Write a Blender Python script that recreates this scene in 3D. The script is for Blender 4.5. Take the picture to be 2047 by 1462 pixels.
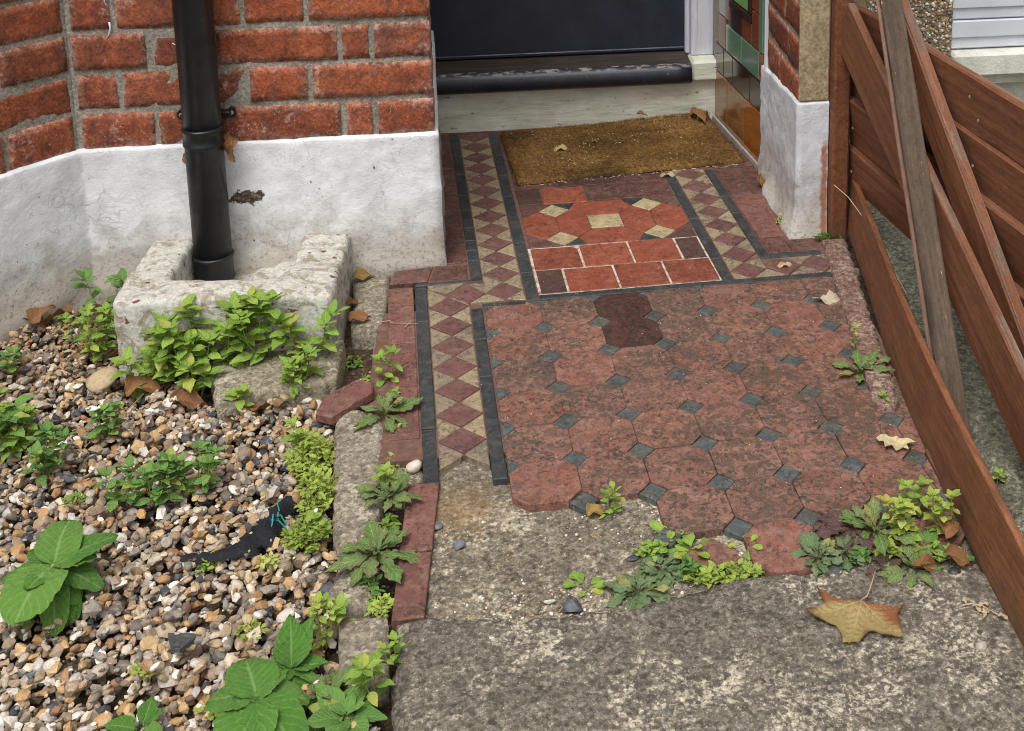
import bpy, bmesh, math, random
import numpy as np
from mathutils import Matrix, Vector, Euler
from mathutils.geometry import delaunay_2d_cdt

for o in list(bpy.data.objects):
    bpy.data.objects.remove(o, do_unlink=True)
S = bpy.context.scene
COL = S.collection
rnd = random.Random(7)
rng = np.random.default_rng(7)

# ------------------------------------------------------------------ camera
cam_d = bpy.data.cameras.new('camera')
cam = bpy.data.objects.new('camera', cam_d)
COL.objects.link(cam)
cam_d.sensor_fit = 'HORIZONTAL'
cam_d.sensor_width = 36.0
cam_d.lens = 45.675
cam_d.shift_x = -0.14757
cam_d.shift_y = -0.41496
cam_d.clip_start = 0.05
cam_d.clip_end = 200
_R = Matrix.Rotation(-0.134791, 3, 'Z') @ Matrix.Rotation(1.358046, 3, 'X') @ Matrix.Rotation(-0.00449, 3, 'Z')
cam.matrix_world = Matrix.Translation((0.1179, -2.3670, 1.1373)) @ _R.to_4x4()
S.camera = cam

# ------------------------------------------------------------------ sky and sun (overcast)
SUN_EL, SUN_AZ = math.radians(64), math.radians(205)      # azimuth clockwise from +Y: behind the camera, to the left
W = bpy.data.worlds.new('World')
S.world = W
W.use_nodes = True
nt = W.node_tree
for n in list(nt.nodes):
    nt.nodes.remove(n)
wo = nt.nodes.new('ShaderNodeOutputWorld')
bg = nt.nodes.new('ShaderNodeBackground')
sky = nt.nodes.new('ShaderNodeTexSky')
sky.sky_type = 'NISHITA'
sky.sun_disc = False
sky.sun_elevation = SUN_EL
sky.sun_rotation = SUN_AZ
sky.dust_density = 4.0
sky.air_density = 1.2
sky.ozone_density = 1.0
hs = nt.nodes.new('ShaderNodeHueSaturation')              # cloud cover takes the blue out of the whole sky evenly
hs.inputs['Saturation'].default_value = 0.22
nt.links.new(sky.outputs[0], hs.inputs['Color'])
nt.links.new(hs.outputs[0], bg.inputs[0])
bg.inputs[1].default_value = 0.13
nt.links.new(bg.outputs[0], wo.inputs[0])
sun_d = bpy.data.lights.new('sun', 'SUN')
sun_d.energy = 1.5
sun_d.angle = math.radians(28)
sun_d.color = (1.0, 0.98, 0.955)
sun = bpy.data.objects.new('sun', sun_d)
COL.objects.link(sun)
_sd = Vector((math.sin(SUN_AZ) * math.cos(SUN_EL), math.cos(SUN_AZ) * math.cos(SUN_EL), math.sin(SUN_EL)))
sun.rotation_euler = _sd.to_track_quat('Z', 'Y').to_euler()
sun.location = (0, -3, 5)
S.view_settings.view_transform = 'Standard'
S.view_settings.look = 'None'
S.view_settings.exposure = 0.42
S.view_settings.gamma = 1.0
S.view_settings.use_curve_mapping = False
S.render.engine = 'CYCLES'
S.cycles.use_denoising = True
S.cycles.denoiser = 'OPENIMAGEDENOISE'
S.cycles.denoising_input_passes = 'RGB_ALBEDO_NORMAL'
S.cycles.denoising_prefilter = 'NONE'
S.cycles.filter_width = 1.05
S.cycles.max_bounces = 6
S.cycles.diffuse_bounces = 3
S.cycles.glossy_bounces = 2
S.cycles.transmission_bounces = 3

# ------------------------------------------------------------------ helpers
def lin(c):
    r = []
    for v in c:
        v = v / 255.0
        r.append(v / 12.92 if v <= 0.04045 else ((v + 0.055) / 1.055) ** 2.4)
    return (r[0], r[1], r[2], 1.0)


def _hash(ix, iy, iz, seed):
    h = (ix.astype(np.uint32) * np.uint32(374761393) + iy.astype(np.uint32) * np.uint32(668265263)
         + iz.astype(np.uint32) * np.uint32(2147483647) + np.uint32(seed * 974711 + 17))
    h = (h ^ (h >> np.uint32(13))) * np.uint32(1274126177)
    h = h ^ (h >> np.uint32(16))
    return h.astype(np.float64) / 4294967295.0 * 2 - 1


def vnoise(p, seed=0):
    p = np.asarray(p, float)
    i = np.floor(p).astype(np.int64)
    f = p - i
    f = f * f * (3 - 2 * f)
    r = 0
    for dx in (0, 1):
        for dy in (0, 1):
            for dz in (0, 1):
                w = (f[:, 0] if dx else 1 - f[:, 0]) * (f[:, 1] if dy else 1 - f[:, 1]) * (f[:, 2] if dz else 1 - f[:, 2])
                r = r + w * _hash(i[:, 0] + dx, i[:, 1] + dy, i[:, 2] + dz, seed)
    return r


def fbm(p, scale, octv=3, seed=0):
    p = np.asarray(p, float) * scale
    a, t = 1.0, 0.0
    r = np.zeros(len(p))
    for k in range(octv):
        r += a * vnoise(p, seed + k)
        t += a
        a *= 0.5
        p = p * 2.03 + 11.7
    return r / t


def link(o, parent=None):
    COL.objects.link(o)
    if parent is not None:
        o.parent = parent
        o.matrix_parent_inverse = world_m(parent).inverted()
    return o


def world_m(o):
    if o.parent is None:
        return o.matrix_basis.copy()
    return world_m(o.parent) @ o.matrix_parent_inverse @ o.matrix_basis


def tag(o, label=None, cat=None, group=None, kind=None):
    if label: o['label'] = label
    if cat: o['category'] = cat
    if group: o['group'] = group
    if kind: o['kind'] = kind
    return o


def empty(name, loc, label=None, cat=None, group=None):
    o = bpy.data.objects.new(name, None)
    o.empty_display_size = 0.02
    o.location = loc
    COL.objects.link(o)
    return tag(o, label, cat, group)


def mk_mesh(name, v, f, mat=None, smooth=False, uv=None, col=None):
    me = bpy.data.meshes.new(name)
    v = np.asarray(v, float)
    me.from_pydata([tuple(x) for x in v], [], [tuple(int(i) for i in x) for x in f])
    if smooth:
        me.polygons.foreach_set('use_smooth', [True] * len(me.polygons))
    if uv is not None:
        ul = me.uv_layers.new(name='UVMap')
        idx = np.empty(len(me.loops), int)
        me.loops.foreach_get('vertex_index', idx)
        ul.data.foreach_set('uv', np.asarray(uv, float)[idx].ravel())
    if col is not None:
        at = me.color_attributes.new('tint', 'FLOAT_COLOR', 'POINT')
        c = np.ones((len(v), 4))
        c[:, :3] = np.asarray(col)[:, :3]
        at.data.foreach_set('color', c.ravel())
    if mat is not None:
        me.materials.append(mat)
    me.update()
    return me


def obj(name, v, f, mat, parent=None, smooth=False, uv=None, col=None, origin=None):
    v = np.asarray(v, float)
    if origin is None:
        origin = (v.min(0) + v.max(0)) / 2
        origin[2] = v[:, 2].min()
    origin = np.asarray(origin, float)
    me = mk_mesh(name, v - origin, f, mat, smooth, uv, col)
    o = bpy.data.objects.new(name, me)
    o.location = origin
    return link(o, parent)


# ---- solid boxes with slightly worn edges
def box_geo(lo, hi, bev=0.002):
    x0, y0, z0 = lo
    x1, y1, z1 = hi
    bev = min(bev, (x1 - x0) * .3, (y1 - y0) * .3, (z1 - z0) * .3)
    bm = bmesh.new()
    bmesh.ops.create_cube(bm, size=1)
    for v in bm.verts:
        v.co = Vector(((x0 + x1) / 2 + v.co.x * (x1 - x0), (y0 + y1) / 2 + v.co.y * (y1 - y0), (z0 + z1) / 2 + v.co.z * (z1 - z0)))
    if bev > 0:
        bmesh.ops.bevel(bm, geom=list(bm.edges), offset=bev, segments=1, affect='EDGES')
    return bm_geo(bm)


def bm_geo(bm):
    bm.verts.index_update()
    v = np.array([x.co[:] for x in bm.verts])
    f = [[x.index for x in fc.verts] for fc in bm.faces]
    bm.free()
    return v, f


def box(name, lo, hi, mat, parent=None, bev=0.002):
    v, f = box_geo(lo, hi, bev)
    return obj(name, v, f, mat, parent)


# ---- 2D polygons
def inset(poly, d):
    p = np.asarray(poly, float)
    n = len(p)
    a = 0.5 * sum(p[i][0] * p[(i + 1) % n][1] - p[(i + 1) % n][0] * p[i][1] for i in range(n))
    if a < 0:
        p = p[::-1]
    out = []
    for i in range(n):
        p0, p1, p2 = p[i - 1], p[i], p[(i + 1) % n]
        e1 = (p1 - p0) / (np.linalg.norm(p1 - p0) + 1e-9)
        e2 = (p2 - p1) / (np.linalg.norm(p2 - p1) + 1e-9)
        n1 = np.array([-e1[1], e1[0]])
        n2 = np.array([-e2[1], e2[0]])
        b = n1 + n2
        k = 1 + n1 @ n2
        out.append(p1 + b * d / max(k, 0.25))
    return np.array(out)


def clip(poly, n, d):
    """keep the side where n.p <= d"""
    out = []
    p = [np.asarray(q, float) for q in poly]
    n = np.asarray(n, float)
    for i in range(len(p)):
        a, b = p[i], p[(i + 1) % len(p)]
        da, db = n @ a - d, n @ b - d
        if da <= 0: out.append(a)
        if (da < 0 < db) or (db < 0 < da):
            out.append(a + (b - a) * da / (da - db))
    return out


def area(p):
    p = np.asarray(p)
    return 0.5 * abs(np.sum(p[:, 0] * np.roll(p[:, 1], -1) - np.roll(p[:, 0], -1) * p[:, 1])) if len(p) > 2 else 0


def tile(poly, mat, parent, top=0.0, thick=0.013, gap=0.0009, tilt=0.004, jz=0.0006, bev=0.0013, name='tile'):
    if len(poly) < 3 or area(poly) < 2e-5:
        return None
    try:
        p = inset(poly, gap)
        q = inset(p, bev)
    except Exception:
        return None
    n = len(p)
    c = p.mean(0)
    tx, ty = rnd.gauss(0, tilt), rnd.gauss(0, tilt)
    dz = rnd.gauss(0, jz)
    zt = lambda r: top + dz + (r[0] - c[0]) * tx + (r[1] - c[1]) * ty
    v = [(r[0], r[1], zt(r)) for r in q] + [(r[0], r[1], zt(r) - bev) for r in p] + [(r[0], r[1], top - thick) for r in p]
    f = [list(range(n))]
    for i in range(n):
        j = (i + 1) % n
        f.append([n + i, n + j, j, i])
        f.append([2 * n + i, 2 * n + j, n + j, n + i])
    return obj(name, v, f, mat, parent, origin=(c[0], c[1], top))


def rough(pts, step, amp, seed=0, closed=True):
    p = np.asarray(pts, float)
    out = []
    n = len(p)
    for i in range(n if closed else n - 1):
        a, b = p[i], p[(i + 1) % n]
        m = max(1, int(np.linalg.norm(b - a) / step))
        for k in range(m):
            out.append(a + (b - a) * k / m)
    out = np.array(out)
    q = np.c_[out, np.zeros(len(out))]
    out[:, 0] += amp * (fbm(q, 60, 3, seed) + .7 * fbm(q, 25, 1, seed + 9))
    out[:, 1] += amp * (fbm(q, 60, 3, seed + 5) + .7 * fbm(q, 25, 1, seed + 14))
    return out


def fill_poly(outline, res):
    """triangulated sheet of a closed outline with inner points; returns 2D verts, faces, distance of each vertex to the outline"""
    P = np.asarray(outline, float)
    n = len(P)
    lo, hi = P.min(0), P.max(0)
    gx, gy = np.meshgrid(np.arange(lo[0], hi[0], res), np.arange(lo[1], hi[1], res))
    G = np.c_[gx.ravel(), gy.ravel()]
    G = G + rng.uniform(-.3, .3, G.shape) * res
    A, B = P, np.roll(P, -1, 0)
    ins = np.zeros(len(G), bool)
    dmin = np.full(len(G), 1e9)
    for a, b in zip(A, B):
        c = ((a[1] > G[:, 1]) != (b[1] > G[:, 1])) & (G[:, 0] < (b[0] - a[0]) * (G[:, 1] - a[1]) / (b[1] - a[1] + 1e-12) + a[0])
        ins ^= c
        ab = b - a
        t = np.clip(((G - a) @ ab) / (ab @ ab + 1e-12), 0, 1)
        dmin = np.minimum(dmin, np.linalg.norm(G - a - t[:, None] * ab, axis=1))
    ok = ins & (dmin > res * .45)
    G, dm = G[ok], dmin[ok]
    V = [Vector(x) for x in P] + [Vector(x) for x in G]
    ed = [(i, (i + 1) % n) for i in range(n)]
    vo, eo, fo, ov, oe, of = delaunay_2d_cdt(V, ed, [list(range(n))], 1, 1e-7)
    vo = np.array([x[:] for x in vo])
    d = np.zeros(len(vo))
    for k, src in enumerate(ov):
        d[k] = dm[src[0] - n] if src and src[0] >= n else 0.0
    return vo, [list(x) for x in fo], d


def sheet(name, outline, res, zfun, depth, mat, parent=None, round_=0.006, smooth=True):
    """a slab: rough top, rounded rim, skirt down by depth"""
    v2, f, d = fill_poly(outline, res)
    z = zfun(v2)
    z = z - round_ * np.clip(1 - d / max(round_, 1e-6) / 1.5, 0, 1) ** 2
    v = np.c_[v2, z]
    cnt = {}
    for fc in f:
        for i in range(len(fc)):
            e = (fc[i], fc[(i + 1) % len(fc)])
            k = (min(e), max(e))
            cnt.setdefault(k, []).append(e)
    low = {}
    vl = [tuple(x) for x in v]
    ff = list(f)
    for k, es in cnt.items():
        if len(es) == 1:
            a, b = es[0]
            for q in (a, b):
                if q not in low:
                    low[q] = len(vl)
                    vl.append((v[q][0], v[q][1], v[q][2] - depth))
            ff.append([b, a, low[a], low[b]])
    return obj(name, vl, ff, mat, parent, smooth=smooth)


def voxel_solid(inside, lo, hi, h, smooth_it=4, namp=0.002, nscale=40, seed=0):
    """surface of a solid given as a boolean field, smoothed and roughened"""
    lo, hi = np.array(lo, float), np.array(hi, float)
    n = np.maximum(1, np.round((hi - lo) / h).astype(int))
    ax = [lo[i] + h * (np.arange(n[i]) + .5) for i in range(3)]
    X, Y, Z = np.meshgrid(*ax, indexing='ij')
    B = np.pad(inside(X, Y, Z), 1)
    vid, V, F = {}, [], []

    def gv(i, j, k):
        if (i, j, k) not in vid:
            vid[(i, j, k)] = len(V)
            V.append((lo[0] + (i - 1) * h, lo[1] + (j - 1) * h, lo[2] + (k - 1) * h))
        return vid[(i, j, k)]
    for axn, quads in ((0, ((0, 0), (1, 0), (1, 1), (0, 1))), (1, ((0, 0), (0, 1), (1, 1), (1, 0))), (2, ((0, 0), (1, 0), (1, 1), (0, 1)))):
        sl0 = [slice(None)] * 3
        sl1 = [slice(None)] * 3
        sl0[axn] = slice(0, -1)
        sl1[axn] = slice(1, None)
        D = B[tuple(sl0)].astype(int) - B[tuple(sl1)].astype(int)
        for i, j, k in np.argwhere(D != 0):
            q = [i, j, k]
            q[axn] += 1
            o2 = [t for t in range(3) if t != axn]
            fc = []
            for a, b in quads:
                w = list(q)
                w[o2[0]] += a
                w[o2[1]] += b
                fc.append(gv(*w))
            F.append(fc if D[i, j, k] > 0 else fc[::-1])
    V = np.array(V)
    E = np.array(list({(min(f[t], f[(t + 1) % 4]), max(f[t], f[(t + 1) % 4])) for f in F for t in range(4)}))
    deg = np.bincount(E.ravel(), minlength=len(V)).astype(float)[:, None]
    for it in range(smooth_it):
        acc = np.zeros_like(V)
        np.add.at(acc, E[:, 0], V[E[:, 1]])
        np.add.at(acc, E[:, 1], V[E[:, 0]])
        V = V * .4 + .6 * acc / deg
    for a in range(3):
        V[:, a] += namp * fbm(V, nscale, 3, seed + 31 * a)
    return V, F


def tube_geo(pts, r, seg=6, taper=None):
    pts = [Vector(p) for p in pts]
    V, F = [], []
    for i, p in enumerate(pts):
        d = (pts[min(i + 1, len(pts) - 1)] - pts[max(i - 1, 0)]).normalized()
        a = d.orthogonal().normalized()
        b = d.cross(a)
        rr = r if taper is None else r * (1 + (taper - 1) * i / (len(pts) - 1))
        for s in range(seg):
            t = 2 * math.pi * s / seg
            V.append(p + a * math.cos(t) * rr + b * math.sin(t) * rr)
        if i:
            for s in range(seg):
                q = (s + 1) % seg
                F.append([(i - 1) * seg + s, (i - 1) * seg + q, i * seg + q, i * seg + s])
    F.append(list(range(seg))[::-1])
    F.append([(len(pts) - 1) * seg + s for s in range(seg)])
    return np.array([x[:] for x in V]), F


def lathe_geo(prof, cx, cy, seg=40):
    V, F = [], []
    n = len(prof)
    for r, z in prof:
        for s in range(seg):
            t = 2 * math.pi * s / seg
            V.append((cx + r * math.cos(t), cy + r * math.sin(t), z))
    for i in range(n - 1):
        for s in range(seg):
            q = (s + 1) % seg
            F.append([i * seg + s, i * seg + q, (i + 1) * seg + q, (i + 1) * seg + s])
    return np.array(V), F


def join(*gs):
    V, F, k = [], [], 0
    for v, f in gs:
        V.append(np.asarray(v, float))
        F += [[i + k for i in x] for x in f]
        k += len(v)
    return np.vstack(V), F


# ------------------------------------------------------------------ materials
class NT:
    def __init__(s, name, rough=0.8, spec=0.3):
        s.m = bpy.data.materials.new(name)
        s.m.use_nodes = True
        s.t = s.m.node_tree
        s.b = s.t.nodes['Principled BSDF']
        s.out = s.t.nodes['Material Output']
        s.b.inputs['Roughness'].default_value = rough
        s.b.inputs['Specular IOR Level'].default_value = spec
        s._nrm = None

    def n(s, typ, **kw):
        x = s.t.nodes.new(typ)
        for k, v in kw.items():
            setattr(x, k, v)
        return x

    def put(s, sock, v):
        if v is None: return
        if isinstance(v, bpy.types.NodeSocket): s.t.links.new(v, sock)
        else: sock.default_value = v

    def pos(s):
        return s.n('ShaderNodeNewGeometry').outputs['Position']

    def objc(s):
        return s.n('ShaderNodeTexCoord').outputs['Object']

    def uv(s):
        return s.n('ShaderNodeTexCoord').outputs['UV']

    def rand(s):
        return s.n('ShaderNodeObjectInfo').outputs['Random']

    def attr(s, name='tint'):
        return s.n('ShaderNodeAttribute', attribute_name=name).outputs['Color']

    def mapv(s, v, scale=(1, 1, 1), loc=(0, 0, 0), rot=(0, 0, 0)):
        x = s.n('ShaderNodeMapping')
        s.put(x.inputs[0], v)
        x.inputs['Scale'].default_value = scale
        x.inputs['Location'].default_value = loc
        x.inputs['Rotation'].default_value = rot
        return x.outputs[0]

    def shift(s, v, rsock, k=37.0):
        c = s.n('ShaderNodeVectorMath', operation='SCALE')
        c.inputs[0].default_value = (1.0, 0.73, 1.37)
        m = s.n('ShaderNodeMath', operation='MULTIPLY')
        s.put(m.inputs[0], rsock)
        m.inputs[1].default_value = k
        s.put(c.inputs['Scale'], m.outputs[0])
        a = s.n('ShaderNodeVectorMath', operation='ADD')
        s.put(a.inputs[0], v)
        s.put(a.inputs[1], c.outputs[0])
        return a.outputs[0]

    def noise(s, v, scale, detail=4, rough=0.55, dist=0.0):
        x = s.n('ShaderNodeTexNoise')
        s.put(x.inputs['Vector'], v)
        x.inputs['Scale'].default_value = scale
        x.inputs['Detail'].default_value = detail
        x.inputs['Roughness'].default_value = rough
        x.inputs['Distortion'].default_value = dist
        return x.outputs[0]

    def voro(s, v, scale, feat='F1', rnd_=1.0):
        x = s.n('ShaderNodeTexVoronoi', feature=feat)
        s.put(x.inputs['Vector'], v)
        x.inputs['Scale'].default_value = scale
        x.inputs['Randomness'].default_value = rnd_
        return x.outputs

    def step(s, v, a, b, lo=0.0, hi=1.0):
        x = s.n('ShaderNodeMapRange')
        x.interpolation_type = 'SMOOTHSTEP'
        s.put(x.inputs[0], v)
        x.inputs[1].default_value = a
        x.inputs[2].default_value = b
        x.inputs[3].default_value = lo
        x.inputs[4].default_value = hi
        return x.outputs[0]

    def math(s, op, a, b=None):
        x = s.n('ShaderNodeMath', operation=op)
        s.put(x.inputs[0], a)
        s.put(x.inputs[1], b)
        return x.outputs[0]

    def mix(s, f, a, b, mode='MIX'):
        x = s.n('ShaderNodeMix', data_type='RGBA', blend_type=mode)
        s.put(x.inputs[0], f)
        s.put(x.inputs[6], a)
        s.put(x.inputs[7], b)
        return x.outputs[2]

    def ramp(s, f, stops):
        x = s.n('ShaderNodeValToRGB')
        e = x.color_ramp.elements
        while len(e) > 1:
            e.remove(e[-1])
        e[0].position, e[0].color = stops[0]
        for p, c in stops[1:]:
            k = e.new(p)
            k.color = c
        s.put(x.inputs[0], f)
        return x.outputs[0]

    def sep(s, v):
        x = s.n('ShaderNodeSeparateXYZ')
        s.put(x.inputs[0], v)
        return x.outputs

    def bump(s, h, strength=0.5, dist=0.002):
        x = s.n('ShaderNodeBump')
        x.inputs['Strength'].default_value = strength
        x.inputs['Distance'].default_value = dist
        s.put(x.inputs['Height'], h)
        if s._nrm is not None:
            s.put(x.inputs['Normal'], s._nrm)
        s._nrm = x.outputs[0]

    def grains(s, c, v, scale, lo, hi, warp=.004):
        """crisp grains, each a shade lighter or darker than the paste"""
        x = s.n('ShaderNodeTexNoise')
        s.put(x.inputs['Vector'], v)
        x.inputs['Scale'].default_value = scale * 1.3
        x.inputs['Detail'].default_value = 2
        k = s.n('ShaderNodeVectorMath', operation='SCALE')
        s.put(k.inputs[0], x.outputs['Color'])
        k.inputs['Scale'].default_value = warp
        a = s.n('ShaderNodeVectorMath', operation='ADD')
        s.put(a.inputs[0], v)
        s.put(a.inputs[1], k.outputs[0])
        w = s.voro(a.outputs[0], scale)
        t = s.sep(w[1])[0]
        m = s.n('ShaderNodeMapRange')
        s.put(m.inputs[0], t)
        m.inputs[3].default_value = lo
        m.inputs[4].default_value = hi
        y = s.n('ShaderNodeCombineXYZ')
        for i in range(3): s.put(y.inputs[i], m.outputs[0])
        return s.mix(1.0, c, y.outputs[0], 'MULTIPLY')

    def ball(s, v, c, r, soft, nz=None, amp=0.0):
        """1 inside a lumpy ball of radius r at c (a stain with a shape of its own)"""
        d = s.n('ShaderNodeVectorMath', operation='DISTANCE')
        s.put(d.inputs[0], v)
        d.inputs[1].default_value = c
        x = d.outputs['Value']
        if nz is not None:
            x = s.math('ADD', x, s.math('MULTIPLY', s.math('SUBTRACT', nz, 0.5), amp))
        return s.step(x, r, r - soft)

    def done(s, col=None, rough=None):
        s.put(s.b.inputs['Base Color'], col)
        s.put(s.b.inputs['Roughness'], rough)
        if s._nrm is not None:
            s.put(s.b.inputs['Normal'], s._nrm)
        return s.m

    def translucent(s, col, fac=0.25):
        tr = s.n('ShaderNodeBsdfTranslucent')
        s.put(tr.inputs[0], col)
        if s._nrm is not None:
            s.put(tr.inputs['Normal'], s._nrm)
        mx = s.n('ShaderNodeMixShader')
        mx.inputs[0].default_value = fac
        s.t.links.new(s.b.outputs[0], mx.inputs[1])
        s.t.links.new(tr.outputs[0], mx.inputs[2])
        s.t.links.new(mx.outputs[0], s.out.inputs[0])


def g(v):
    return lin((v, v, v))


def dull(c, sat=.82, gain=.93):
    m = (c[0] + c[1] + c[2]) / 3
    return [gain * (m + (x - m) * sat) for x in c]


def tile_mat(name, cols, dirt=0.3, dirtcol=(62, 52, 46), rough=0.55, film=(150, 130, 115), filmk=0.15, dscale=75, spec=0.35, sat=.82, gain=.93, var=1.0):
    """fired clay: colour of each tile, a worn pale film, clustered dark grime and grains of grit"""
    N = NT(name, rough, spec)
    p = N.pos()
    r = N.rand()
    q = N.shift(p, r)
    base = N.ramp(r, [(i / max(1, len(cols) - 1), lin(dull(c, sat, gain))) for i, c in enumerate(cols)])
    n1 = N.noise(q, 55, 6, 0.65)
    base = N.mix(N.step(n1, .35, .7, 0, .5), base, N.mix(1.0, base, g(165), 'MULTIPLY'))
    big = N.noise(p, 6, 3, 0.6)
    mid = N.noise(q, 20, 3, .6)
    med = N.noise(p, dscale, 5, 0.72, .8)
    amt = N.math('ADD', N.math('MULTIPLY', N.math('SUBTRACT', big, .5), 0.8), N.math('ADD', N.math('MULTIPLY', N.math('SUBTRACT', r, .5), .16 * var), N.math('MULTIPLY', N.math('SUBTRACT', mid, .5), .5 * var)))
    thr = N.math('ADD', med, N.math('MULTIPLY', amt, .5))
    d = N.step(thr, .66 - .42 * dirt, .77 - .42 * dirt, 0, .8)
    base = N.mix(N.step(N.noise(p, dscale * 1.4, 6, .85, .5), .44, .36, 0, .5), base, N.mix(1.0, base, (1.35, 1.3, 1.28, 1), 'MULTIPLY'))
    fl = N.step(N.noise(p, 36, 7, .75, .6), .42, .72, 0, filmk)
    c = N.mix(fl, base, lin(film))
    c = N.mix(d, c, lin(dirtcol))
    sk = N.math('ADD', N.noise(p, dscale * 1.8, 3, .65, .6), N.math('MULTIPLY', N.math('SUBTRACT', N.noise(p, 16, 4, .7), .5), .55))
    c = N.mix(N.step(sk, .64 - .16 * dirt, .70 - .16 * dirt, 0, .75), c, lin([x * .72 for x in dirtcol]))
    sp = N.step(N.voro(p, 300)[0], .2, .1, 0, 1)
    spm = N.math('MULTIPLY', sp, N.step(N.noise(p, 22, 2), .5, .66, 0, .6))
    c = N.mix(spm, c, lin((196, 180, 160)))
    fine = N.noise(p, 330, 5, .88)
    c = N.grains(c, p, 230, 1 - .2 * min(1, dirt * 1.6), 1 + .14 * min(1, dirt * 1.6))
    c = N.mix(N.step(fine, .42, .60, 0, .25), c, N.mix(1.0, c, g(120), 'MULTIPLY'))
    N.bump(fine, .35, .0012)
    N.bump(med, .4, .002)
    return N.done(c, N.step(med, .2, .8, rough - .1, rough + .2))


M = {}
M['oct'] = tile_mat('octagon_tile_clay', [(150, 94, 76), (170, 106, 84), (164, 96, 73), (166, 110, 90), (144, 92, 76)], .48, (84, 72, 62), .75, (168, 138, 120), .5, 75, sat=.8, gain=.9, var=.8)
M['oct_brown'] = tile_mat('octagon_tile_brown', [(104, 56, 44), (92, 52, 44)], .45, (56, 42, 36), .65)
M['oct_clean'] = tile_mat('octagon_tile_cleaner', [(164, 98, 78), (152, 92, 74)], .40, (96, 76, 66), .75, (170, 142, 126), .5)
M['dot'] = tile_mat('dot_tile_slate', [(82, 90, 91), (96, 103, 102), (88, 96, 100), (104, 108, 98), (78, 84, 86)], .4, (80, 75, 64), .6, (128, 128, 118), .5)
M['black'] = tile_mat('strip_tile_black', [(54, 57, 62), (64, 66, 70), (50, 53, 58)], .3, (78, 74, 66), .5, (112, 110, 104), .4)
M['porch_red'] = tile_mat('porch_tile_red', [(174, 84, 55), (166, 79, 52), (178, 88, 59), (158, 76, 53)], .24, (104, 60, 46), .55, (180, 134, 112), .3, sat=.88, gain=.92)
M['porch_brown'] = tile_mat('porch_tile_brown', [(96, 64, 56), (104, 66, 58), (100, 62, 54)], .28, (62, 48, 43), .55, (136, 112, 100), .3)
M['porch_plum'] = tile_mat('porch_tile_plum', [(120, 74, 65), (126, 78, 68), (114, 68, 59)], .34, (72, 54, 48), .55, (150, 124, 114), .4)
M['edge_red'] = tile_mat('edging_tile_red', [(150, 90, 76), (140, 82, 70), (154, 94, 78)], .38, (98, 72, 63), .65, (166, 138, 124), .4)
M['plum'] = tile_mat('diamond_tile_plum', [(138, 86, 77), (130, 80, 73), (144, 92, 82)], .3, (78, 62, 58), .55, (144, 122, 114), .35)
M['cream'] = tile_mat('triangle_tile_buff', [(190, 164, 122), (174, 150, 114), (160, 140, 112), (194, 168, 126)], .34, (106, 93, 78), .6, (146, 134, 118), .45)
M['cream_b'] = tile_mat('panel_tile_cream', [(208, 184, 134), (198, 174, 126)], .3, (150, 128, 94), .5, (214, 200, 164), .35)


def mk_concrete(name, dark, mid, pale, amt=0.0, grain=110, stain=None, spots=.6):
    """weathered concrete: grey-brown paste, pale granular lichen in clusters, dark algae, aggregate"""
    N = NT(name, .92, .15)
    p = N.pos()
    big = N.noise(p, 7.5, 5, .65, .6)
    med = N.noise(p, 40, 7, .75, .7)
    f = N.noise(p, grain, 5, .7, .5)
    ff = N.noise(p, 420, 5, .9)
    c = N.ramp(N.math('ADD', N.math('MULTIPLY', med, .45), N.math('MULTIPLY', f, .55)), [(.36, lin(dark)), (.5, lin(mid)), (.62, lin([m * .6 + q * .4 for m, q in zip(mid, pale)]))])
    t = N.math('ADD', f, N.math('ADD', N.math('MULTIPLY', N.math('SUBTRACT', big, .5), 1.15), N.math('MULTIPLY', N.math('SUBTRACT', med, .5), .5)))
    c = N.mix(N.step(t, .56 - amt, .66 - amt, 0, .8), c, lin(pale))
    c = N.mix(N.step(N.math('ADD', N.noise(p, 120, 6, .8, .6), N.math('MULTIPLY', N.math('SUBTRACT', big, .5), -.4)), .53, .62, 0, spots), c, lin([x * .74 for x in dark]))
    agg = N.voro(p, 260)
    c = N.mix(N.step(agg[0], .34, .16, 0, .5), c, N.ramp(N.sep(agg[1])[0], [(0, lin((62, 58, 52))), (.4, lin((120, 109, 94))), (.75, lin((170, 156, 134))), (1, lin((222, 212, 196)))]))
    c = N.mix(N.math('MULTIPLY', N.step(N.sep(N.voro(p, 190)[1])[1], .72, .80), N.step(t, .44 - amt, .60 - amt, .1, .75)), c, lin(pale))
    c = N.grains(c, p, 210, .62, 1.3)
    c = N.grains(c, p, 110, .82, 1.14)
    if stain:
        nz = N.noise(p, 70, 6, .75)
        for cc, r, colr, k in stain:
            c = N.mix(N.math('MULTIPLY', N.math('MULTIPLY', N.ball(p, cc, r, r * .8, nz, r * 2.2), N.step(f, .4, .6, .35, 1)), k), c, lin(colr))
    N.bump(ff, .6, .002)
    N.bump(f, .8, .004)
    N.bump(med, .5, .006)
    return N.done(c)


M['slab'] = mk_concrete('path_concrete', (92, 86, 77), (120, 112, 100), (202, 191, 168), -.055, 150)
M['screed'] = mk_concrete('old_screed', (96, 89, 78), (134, 124, 107), (202, 190, 166), -.01, 140, stain=[((.055, -.755, -.008), .075, (136, 102, 54), .75)])
M['edging_con'] = mk_concrete('edging_concrete', (116, 107, 94), (152, 141, 123), (186, 175, 155), -.02, spots=.35)
M['yard'] = mk_concrete('neighbour_concrete', (84, 82, 70), (114, 112, 96), (160, 156, 138), -.06)
M['sill'] = mk_concrete('gully_ledge_concrete', (132, 123, 104), (160, 149, 127), (184, 174, 152), -.03, 130, spots=.2)

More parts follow.
